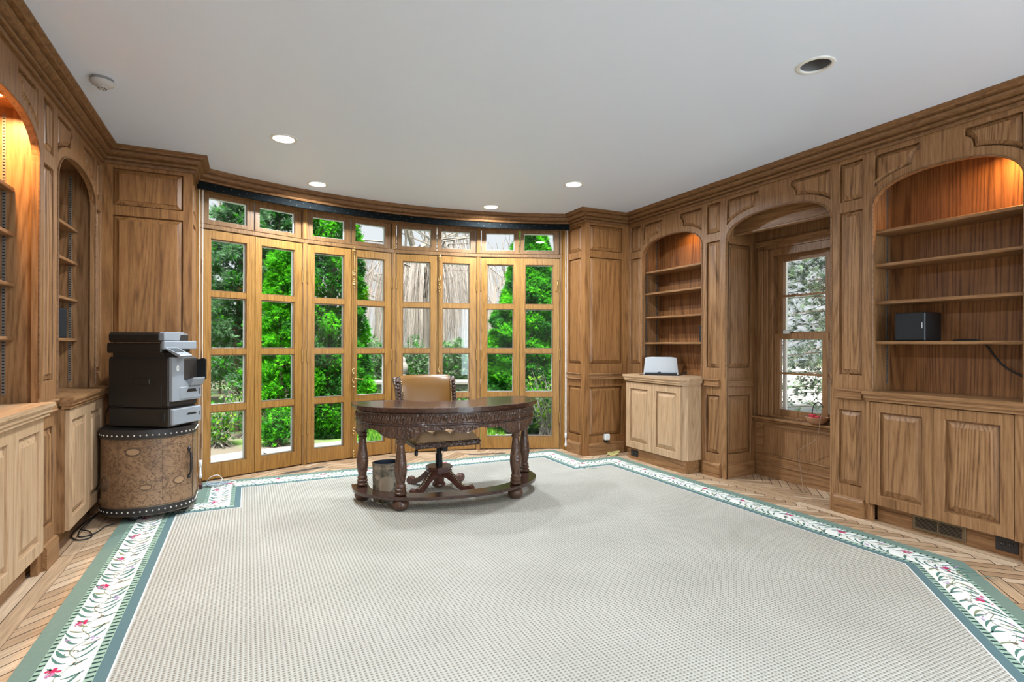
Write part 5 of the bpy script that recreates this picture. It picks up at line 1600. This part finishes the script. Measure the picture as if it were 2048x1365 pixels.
def socket(label, x, y0, y1, z0, z1, T, plate):
    r = thing('wall_socket', label, 'socket', T((y0 + y1) / 2, z0, 0), 'electric sockets in the skirting')
    m = MB(); m.box((y0, z0, 0.0), (y1, z1, 0.005), T, bev=.002); m.build('plate', plate, r)
    m = MB(); w = (y1 - y0)
    for c in (0.32, 0.68):
        m.lathe([(0.015, 0.0), (0.0145, 0.003), (1e-5, 0.003)], (0, 0, 0), 16, T=lambda a, b, c_: T(y0 + w * c + a, (z0 + z1) / 2 + b, 0.0045 + c_))
    f_ = m.build('outlet_face', black_plastic, r)
    m = MB()
    for c in (0.32, 0.68):
        for s in (-0.006, 0.006): m.box((y0 + w * c + s - 0.001, (z0 + z1) / 2 - 0.002, 0.0074), (y0 + w * c + s + 0.001, (z0 + z1) / 2 + 0.007, 0.0079), T)
    m.build('slot', steel, f_)
    return r
socket('dark double socket in the toe kick at the right edge of the picture', 0, 1.555, 1.665, 0.028, 0.112, Tg, iron)
socket('black socket in the toe kick of the projecting far right cabinet', 0, 4.69, 4.81, 0.035, 0.105, lambda u, v, w: (3.811 - w, u, v), black_plastic)
r = thing('plug_adapter', 'small white plug adapter on the panelling in the right back corner', 'plug', (3.70, YB - 0.003, 0.15))
m = MB(); m.box((3.665, YB - 0.045, 0.165), (3.73, YB - 0.001, 0.232), bev=.006); m.build('adapter', white_plastic, r)
m = MB(); m.box((3.672, YB - 0.030, 0.142), (3.722, YB - 0.001, 0.165), bev=.003); m.build('wall_plate', black_plastic, r)

# ------------------------------------------------------------------ the garden
GZ = -0.14
CW, SW = math.cos(YAW), math.sin(YAW)
def at(px, d, z=GZ):
    k = (px - 1024) / F_PX * d
    return Vector((k * CW + d * SW, d * CW - k * SW, z))
m = MB(); m.box((-25, -12, GZ - 0.3), (40, 45, GZ)); struct(m.build('ground', lawn))
m = MB()
for i in range(4):
    T, FL = facet_T(i); m.box((-0.05, GZ - 0.02, 0.08), (FL + 0.05, -0.02, 0.75), T); m.box((-0.05, GZ, 0.75), (FL + 0.3, GZ + 0.006, 1.9), T)
struct(m.build('garden_terrace', paving))
m = MB(); m.box((6.2, -6, GZ), (34, 5.5, GZ + 0.012)); m.box((9.5, 5.5, GZ), (34, 30, GZ + 0.012)); struct(m.build('driveway', plain('pale_driveway', (0.62, 0.62, 0.61), .9)))

def fast_mesh(name, verts, nper, mats, midx, parent, k=3):
    nv = len(verts); nf = nv // k
    me = bpy.data.meshes.new(name)
    me.vertices.add(nv); me.vertices.foreach_set('co', verts.astype(np.float32).ravel())
    me.loops.add(nv); me.loops.foreach_set('vertex_index', np.arange(nv, dtype=np.int32))
    me.polygons.add(nf); me.polygons.foreach_set('loop_start', np.arange(0, nv, k, dtype=np.int32))
    for mm in mats: me.materials.append(mm)
    me.polygons.foreach_set('material_index', midx.astype(np.int32))
    me.update(calc_edges=True)
    o = bpy.data.objects.new(name, me); COL.objects.link(o)
    if parent is not None:
        o.parent = parent; o.matrix_parent_inverse = Matrix.Translation(-parent.location)
    return o

def sprays(P, D, size, seed, fan=5, spread=0.6, width=0.16):
    """at every point P a fan of slim leaflets heading along D"""
    g = np.random.default_rng(seed); n = len(P)
    D = D / np.linalg.norm(D, axis=1, keepdims=True)
    rnd = g.normal(size=(n, 3)); S = np.cross(D, rnd); S /= np.linalg.norm(S, axis=1, keepdims=True) + 1e-9
    out = np.zeros((n, fan, 3, 3)); sz = size * g.uniform(0.6, 1.3, size=(n, 1))
    for q in range(fan):
        a = (q - (fan - 1) / 2) / max(1, (fan - 1) / 2) * spread
        dq = D * math.cos(a) + S * math.sin(a)
        sq = -D * math.sin(a) + S * math.cos(a)
        l = sz * (1 - 0.35 * abs(a) / max(spread, 1e-6)) * g.uniform(0.8, 1.2, size=(n, 1))
        base = P + dq * l * 0.05
        out[:, q, 0] = base - sq * l * width * 0.5; out[:, q, 1] = base + sq * l * width * 0.5; out[:, q, 2] = P + dq * l
    return out.reshape(-1, 3)

def conifer(name, label, cat, base, H, R0, n, mats, probs, seed, size=0.10, shape=0.85, z0=0.0, trunk=bark, lump=0.16, fan=5, fill=0.45, grp=None, width=0.16):
    g = np.random.default_rng(seed)
    r = thing(name, label, cat, tuple(base), grp)
    h = g.uniform(0, 1, n) ** 1.25
    a = g.uniform(0, 2 * PI, n)
    lum = 1 + lump * np.sin(a * 3 + h * 17 + seed) * np.sin(h * 29 + a * 2) + lump * 0.7 * np.sin(h * 61 + a * 5)
    rad = R0 * (1 - h) ** shape * lum * (1 - fill + fill * g.uniform(0, 1, n) ** 0.5)
    rad = np.minimum(rad, R0 * (0.55 + 3.0 * h))
    P = np.stack([base.x + rad * np.cos(a), base.y + rad * np.sin(a), base.z + z0 + h * (H - z0)], 1)
    D = np.stack([np.cos(a), np.sin(a), g.uniform(-0.5, 0.7, n)], 1) + g.normal(size=(n, 3)) * 0.35
    V = sprays(P, D, size, seed, fan, width=width)
    # lumps of one leaf tone: sunlit and shaded boughs put into the colour
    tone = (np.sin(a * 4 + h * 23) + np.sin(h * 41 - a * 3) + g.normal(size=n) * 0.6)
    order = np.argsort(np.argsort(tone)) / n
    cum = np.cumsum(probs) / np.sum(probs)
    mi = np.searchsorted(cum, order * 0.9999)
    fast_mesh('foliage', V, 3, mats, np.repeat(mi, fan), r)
    m = MB(); m.tube([(base.x, base.y, base.z - 0.05), (base.x + 0.02, base.y, base.z + H * 0.5), (base.x, base.y, base.z + H * 0.96)], [0.07 + H * 0.008, 0.05 + H * 0.004, 0.01], 8)
    m.build('trunk', trunk, r, smooth=60)
    return r

def branchy(name, label, cat, base, H, reach, nb, mats, seed, size=0.09, lean=(0, 0), trunk=bark, droop=0.25, per=26, fan=5, h0=0.18, tr=0.10, grp=None, width=0.13):
    """an open conifer: trunk, visible boughs, sprays along the boughs"""
    g = random.Random(seed); r = thing(name, label, cat, tuple(base), grp)
    top = Vector((base.x + lean[0], base.y + lean[1], base.z + H))
    m = MB(); m.tube([base - Vector((0, 0, 0.05)), base.lerp(top, 0.4) + Vector((lean[0] * 0.15, 0, 0)), top], [tr, tr * 0.65, 0.012], 8); m.build('trunk', trunk, r, smooth=60)
    bm_ = MB(); P, D = [], []
    for i in range(nb):
        h = h0 + (1 - h0) * (i + g.random()) / nb
        p = base.lerp(top, h); a = i * 2.4 + g.uniform(-0.3, 0.3); L_ = reach * (1.05 - h) ** 0.75 * g.uniform(0.6, 1.1)
        d = Vector((math.cos(a), math.sin(a), 0))
        pts = [p + d * L_ * t + Vector((g.gauss(0, .03), g.gauss(0, .03), 0.18 * L_ * t - droop * L_ * t * t * 1.6)) for t in (0, 0.25, 0.5, 0.75, 1)]
        bm_.tube(pts, [0.022 * (1.1 - h), 0.015, 0.010, 0.006, 0.003], 5)
        for k in range(per):
            t = g.uniform(0.2, 1.0); q = t * 4; j = min(3, int(q)); pp = pts[j].lerp(pts[j + 1], q - j)
            off = Vector((g.gauss(0, 0.09), g.gauss(0, 0.09), g.gauss(0, 0.05))) * (0.5 + L_ * 0.5)
            P.append(pp + off); D.append(d * 0.8 + off * 5 + Vector((g.gauss(0, .4), g.gauss(0, .4), g.gauss(0.1, .4))))
    bm_.build('branches', trunk, r)
    P = np.array([tuple(p) for p in P]); D = np.array([tuple(p) for p in D])
    V = sprays(P, D, size, seed, fan, width=width)
    mi = np.random.default_rng(seed).integers(0, len(mats), len(P))
    fast_mesh('foliage', V, 3, mats, np.repeat(mi, fan), r)
    return r

GT = 'evergreens close to the bay doors'
branchy('evergreen_tree', 'tall open evergreen with leaning brown trunk seen through the leftmost door', 'tree', at(470, 8.6), 4.5, 1.15, 64, [leaf_blue, leaf_blue, leaf_mid, leaf_blue], 11, 0.105, (0.1, 0.2), bark, per=280, grp=GT, tr=0.07, width=0.2)
branchy('evergreen_tree', 'bright green young pine seen through the second door from the left', 'tree', at(560, 8.1), 2.85, 0.62, 46, [leaf_bright, leaf_bright, leaf_mid], 12, 0.085, (0.05, 0), bark, per=230, grp=GT, tr=0.04, h0=0.12, width=0.2)
branchy('evergreen_tree', 'dark blue green evergreen rising behind the bright young pine', 'tree', at(560, 10.2), 5.2, 0.85, 50, [leaf_blue, leaf_dark], 13, 0.12, (0, 0), bark, per=200, grp=GT, width=0.22)
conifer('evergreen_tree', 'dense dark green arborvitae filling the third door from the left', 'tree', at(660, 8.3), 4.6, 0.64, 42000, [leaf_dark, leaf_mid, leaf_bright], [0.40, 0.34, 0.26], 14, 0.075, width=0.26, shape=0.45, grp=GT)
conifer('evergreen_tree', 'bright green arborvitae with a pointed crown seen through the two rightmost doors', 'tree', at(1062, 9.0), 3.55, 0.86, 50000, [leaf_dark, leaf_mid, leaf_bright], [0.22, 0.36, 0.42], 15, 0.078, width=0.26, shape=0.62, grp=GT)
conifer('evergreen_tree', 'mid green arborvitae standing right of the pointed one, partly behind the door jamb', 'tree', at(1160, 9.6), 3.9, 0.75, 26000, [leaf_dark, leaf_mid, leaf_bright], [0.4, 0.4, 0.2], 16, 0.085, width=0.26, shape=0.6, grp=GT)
branchy('evergreen_tree', 'pale blue green evergreen far behind the left doors', 'tree', at(395, 12.5), 3.6, 1.5, 50, [leaf_blue, leaf_blue, leaf_grey], 17, 0.16, (0, 0), bark_grey, per=130, grp=GT, width=0.22)

# weeping tree with bare pale strands
wb = at(850, 13.2)
wt = thing('weeping_tree', 'bare weeping willow with pale hanging strands behind the middle doors', 'tree', tuple(wb))
m = MB(); m.tube([wb - Vector((0, 0, .1)), wb + Vector((0.1, 0, 1.6)), wb + Vector((0.0, 0.1, 3.2))], [0.20, 0.15, 0.10], 10); m.build('trunk', bark_grey, wt, smooth=60)
g = random.Random(21); bm_ = MB(); V = []
tips = []
for i in range(34):
    a = 2 * PI * i / 34 + g.uniform(-.1, .1); L_ = g.uniform(0.8, 2.5)
    p0 = wb + Vector((0, 0.1, g.uniform(2.2, 3.2)))
    pts = [p0, p0 + Vector((math.cos(a) * L_ * .35, math.sin(a) * L_ * .35, 0.75)), p0 + Vector((math.cos(a) * L_ * .75, math.sin(a) * L_ * .75, 0.75)), p0 + Vector((math.cos(a) * L_, math.sin(a) * L_, 0.35))]
    bm_.tube(pts, [0.045, 0.03, 0.018, 0.010], 6); tips.append(pts)
bm_.build('branches', bark_grey, wt, smooth=60)
cv = Vector((SW, CW, 0))
for i in range(3400):
    pts = g.choice(tips); t = g.uniform(0.2, 3.0); j = min(2, int(t)); p = pts[j].lerp(pts[j + 1], t - j)
    dx = (p - wb); dx.z = 0; dx = dx.normalized() if dx.length > .05 else Vector((1, 0, 0))
    zend = g.uniform(0.95, 1.7); L_ = p.z - zend; out = g.uniform(0.1, 0.45)
    prev = None; w = g.uniform(0.002, 0.0045); sd = Vector((g.gauss(0, 1), g.gauss(0, 1), 0)).normalized()
    ph = g.uniform(0, 6)
    for k in range(7):
        s = k / 6
        q = p + dx * out * (1 - (1 - s) ** 2) + Vector((0.03 * math.sin(ph + s * 5), 0.03 * math.cos(ph + s * 4), -L_ * s))
        a_, b_ = q - sd * w * (1 - .5 * s), q + sd * w * (1 - .5 * s)
        if prev: V += [prev[0], prev[1], b_, prev[0], b_, a_]
        prev = (a_, b_)
V = np.array([tuple(p) for p in V])
fast_mesh('strands', V, 3, [willow_twig], np.zeros(len(V) // 3), wt)

# hedge, balustrade, ornament, shrubs
def hedge(label, px0, px1, d, H, depth, n, mats, seed, grp=None):
    a, b = at(px0, d), at(px1, d); gg = np.random.default_rng(seed)
    r = thing('hedge', label, 'hedge', tuple((a + b) / 2), grp)
    t = gg.uniform(0, 1, n); u = gg.uniform(-1, 1, n)
    dd = np.array(((b - a).x, (b - a).y)); nn = np.array((-dd[1], dd[0])) / np.linalg.norm(dd)
    hh = H * (1 + 0.12 * np.sin(t * 31 + seed) + 0.08 * np.sin(t * 83))
    z = gg.uniform(0, 1, n) ** 0.7 * hh
    P = np.stack([a.x + dd[0] * t + nn[0] * u * depth, a.y + dd[1] * t + nn[1] * u * depth, a.z + z], 1)
    D = gg.normal(size=(n, 3)); D[:, 2] = np.abs(D[:, 2])
    fast_mesh('foliage', sprays(P, D, 0.105, seed, 5), 3, mats, np.repeat(gg.integers(0, len(mats), n), 5), r)
    m = MB()
    for k in range(9):
        q = a.lerp(b, (k + .5) / 9); m.tube([(q.x, q.y, q.z - .05), (q.x + .05, q.y, q.z + H * .8)], [.04, .015], 6)
    m.build('stem', bark, r)
hedge('dull green clipped hedge behind the stone balustrade', 640, 1040, 12.0, 1.32, 0.5, 26000, [leaf_hedge, leaf_hedge, leaf_hedge, leaf_mid], 31)
hedge('tall dark hedge at the far left beyond the evergreens', 240, 640, 15.0, 2.2, 0.8, 16000, [leaf_blue, leaf_hedge, leaf_dark], 32)
hedge('tall hedge at the far right beyond the arborvitae', 1020, 1330, 13.0, 2.2, 0.8, 14000, [leaf_mid, leaf_hedge, leaf_dark], 33)
ba, bb_ = at(690, 9.6), at(1010, 9.9)
bl = thing('balustrade', 'low grey stone balustrade across the garden behind the chair', 'balustrade', tuple(ba.lerp(bb_, .5)))
bd_ = (bb_ - ba); BL = bd_.length; bd_.normalize(); bn = Vector((-bd_.y, bd_.x, 0))
Tb = lambda u, v, z: (ba.x + bd_.x * u + bn.x * v, ba.y + bd_.y * u + bn.y * v, z)
m = MB(); m.box((0, -0.17, 0.53), (BL, 0.17, 0.61), Tb, bev=.02); m.box((0, -0.12, 0.46), (BL, 0.12, 0.53), Tb, bev=.01); m.build('top_rail', stone, bl)
m = MB(); m.box((0, -0.15, GZ), (BL, 0.15, 0.06), Tb, bev=.01); m.build('bottom_rail', stone, bl)
u = 0.25
while u < BL - 0.1:
    m = MB(); p = Tb(u, 0, 0.06); m.lathe([(0.085, 0), (0.085, 0.04), (0.045, 0.06), (0.085, 0.16), (0.07, 0.24), (0.04, 0.31), (0.075, 0.36), (0.09, 0.40)], p, 14); m.build('baluster', stone, bl, smooth=50); u += 0.52
og = at(806, 10.8); orn = thing('garden_ornament', 'weathered pale stone ornament on a pedestal beyond the balustrade', 'garden ornament', tuple(og))
m = MB(); m.box((og.x - .16, og.y - .16, GZ), (og.x + .16, og.y + .16, 0.55), bev=.02); m.build('pedestal', stone, orn)
m = MB(); m.lathe([(0.09, 0.55), (0.10, 0.60), (0.06, 0.66), (0.10, 0.74), (0.105, 0.82), (0.07, 0.88), (0.05, 0.91), (0.06, 0.95), (0.035, 0.99), (0.008, 1.0)], (og.x, og.y, 0), 14); m.build('urn', stone, orn, smooth=50)

def shrub(label, base, H, n, seed, mats, twig, leafn=0):
    gg = random.Random(seed); r = thing('shrub', label, 'shrub', tuple(base), 'shrubs at the foot of the bay doors'); m = MB(); P, D = [], []
    for i in range(n):
        a = gg.uniform(0, 2 * PI); L_ = H * gg.uniform(.6, 1.05); sp_ = gg.uniform(.1, .42) * H
        pts = [base + Vector((gg.gauss(0, .08), gg.gauss(0, .08), -.03))]
        for k in range(1, 6):
            s = k / 5; pts.append(base + Vector((math.cos(a) * sp_ * s + gg.gauss(0, .03), math.sin(a) * sp_ * s + gg.gauss(0, .03), L_ * s)))
        m.tube(pts, [.010, .008, .006, .005, .004, .002], 5)
        for k in range(leafn):
            t = gg.uniform(.25, 1); j = min(4, int(t * 5)); p = pts[j].lerp(pts[min(5, j + 1)], t * 5 - j) + Vector((gg.gauss(0, .07), gg.gauss(0, .07), gg.gauss(0, .05))); P.append(p); D.append((gg.gauss(0, 1), gg.gauss(0, 1), gg.gauss(.3, .6)))
    m.build('stem', twig, r)
    if leafn:
        V = sprays(np.array([tuple(p) for p in P]), np.array(D), 0.07, seed, 4, width=.3)
        fast_mesh('foliage', V, 3, mats, np.repeat(np.random.default_rng(seed).integers(0, len(mats), len(P)), 4), r)
shrub('twiggy grey shrub with yellow green leaves at the foot of the rightmost door', at(1092, 8.2), 1.0, 40, 41, [leaf_lime, leaf_hedge], bark_grey, 14)
shrub('low leafy shrub at the foot of the leftmost door', at(440, 7.3), 0.65, 50, 42, [leaf_mid, leaf_hedge, leaf_lime], bark_grey, 16)
shrub('low bright green bush at the foot of the second door from the left', at(552, 7.4), 0.48, 60, 43, [leaf_bright, leaf_mid, leaf_dark], bark, 22)
shrub('straggling shrub in the shade of the tall open evergreen', at(500, 8.0), 0.8, 44, 44, [leaf_hedge, leaf_dark, leaf_lime], bark_grey, 14)
shrub('tuft of lime green leaves in front of the balustrade, left of the chair', at(735, 8.9), 0.42, 60, 45, [leaf_lime, leaf_bright], bark, 22)
shrub('tuft of lime green leaves in front of the balustrade, right of the chair', at(925, 9.1), 0.42, 60, 46, [leaf_lime, leaf_bright], bark, 22)
# lawn tufts: nobody could count them
gg = np.random.default_rng(51); n_ = 9000
px_ = gg.uniform(690, 1010, n_); d_ = gg.uniform(7.6, 11.5, n_)
kx = (px_ - 1024) / F_PX * d_
P = np.stack([kx * CW + d_ * SW, d_ * CW - kx * SW, np.full(n_, GZ)], 1)
D = gg.normal(size=(n_, 3)) * 0.35; D[:, 2] = 1
o = fast_mesh('grass', sprays(P, D, 0.07, 52, 3, width=.2), 3, [leaf_lime, leaf_mid], np.repeat(gg.integers(0, 2, n_), 3), None)
tag(o, 'bright green grass on the lawn beyond the bay doors', 'grass'); o['kind'] = 'stuff'

# bare trees against the sky
def bare_tree(label, base, H, seed, mat, grp='bare trees against the sky'):
    gg = random.Random(seed); r = thing('bare_tree', label, 'tree', tuple(base), grp); m = MB(); m2 = MB()
    def grow(p, d, L_, rad, lev, mb):
        pts = [p]; q = p.copy(); dd = d.copy()
        for k in range(4):
            dd = (dd + Vector((gg.gauss(0, .16), gg.gauss(0, .16), gg.gauss(.04, .1)))).normalized(); q = q + dd * L_ / 4; pts.append(q.copy())
        mb.tube(pts, [rad, rad * .88, rad * .76, rad * .64, rad * .5], 5 if lev else 8, caps=False)
        if lev < 4:
            for k in range(4 if lev < 3 else 3):
                j = gg.choice((2, 3, 4)); a = gg.uniform(0, 2 * PI)
                nd = (dd + Vector((math.cos(a), math.sin(a), gg.uniform(-.1, .6))) * .75).normalized(); grow(pts[j], nd, L_ * gg.uniform(.52, .72), max(.005, rad * .5), lev + 1, m2)
    grow(base - Vector((0, 0, .1)), Vector((0, 0, 1)), H * .45, H * .018, 0, m)
    m.build('trunk', mat, r, smooth=60); m2.build('branches', mat, r)
bare_tree('tall bare tree above the willow, right of the middle door post', at(905, 19), 10, 61, bark_grey)
bare_tree('tall bare tree seen through the transom over the fourth door', at(745, 20), 10, 62, bark_grey)
bare_tree('bare tree at the far left behind the evergreens', at(420, 17), 9.5, 63, bark_grey)
bare_tree('bare tree behind the pointed arborvitae', at(1010, 18), 9, 64, bark_grey)
# cedar outside the alcove window
branchy('cedar_tree', 'grey green cedar with level boughs outside the alcove window', 'tree', at(1800, 9.5), 7.0, 3.8, 150, [leaf_grey, leaf_grey, leaf_hedge], 71, 0.24, (0, 0), bark, droop=0.14, per=110, h0=0.02, tr=0.16, fan=7, width=0.05)
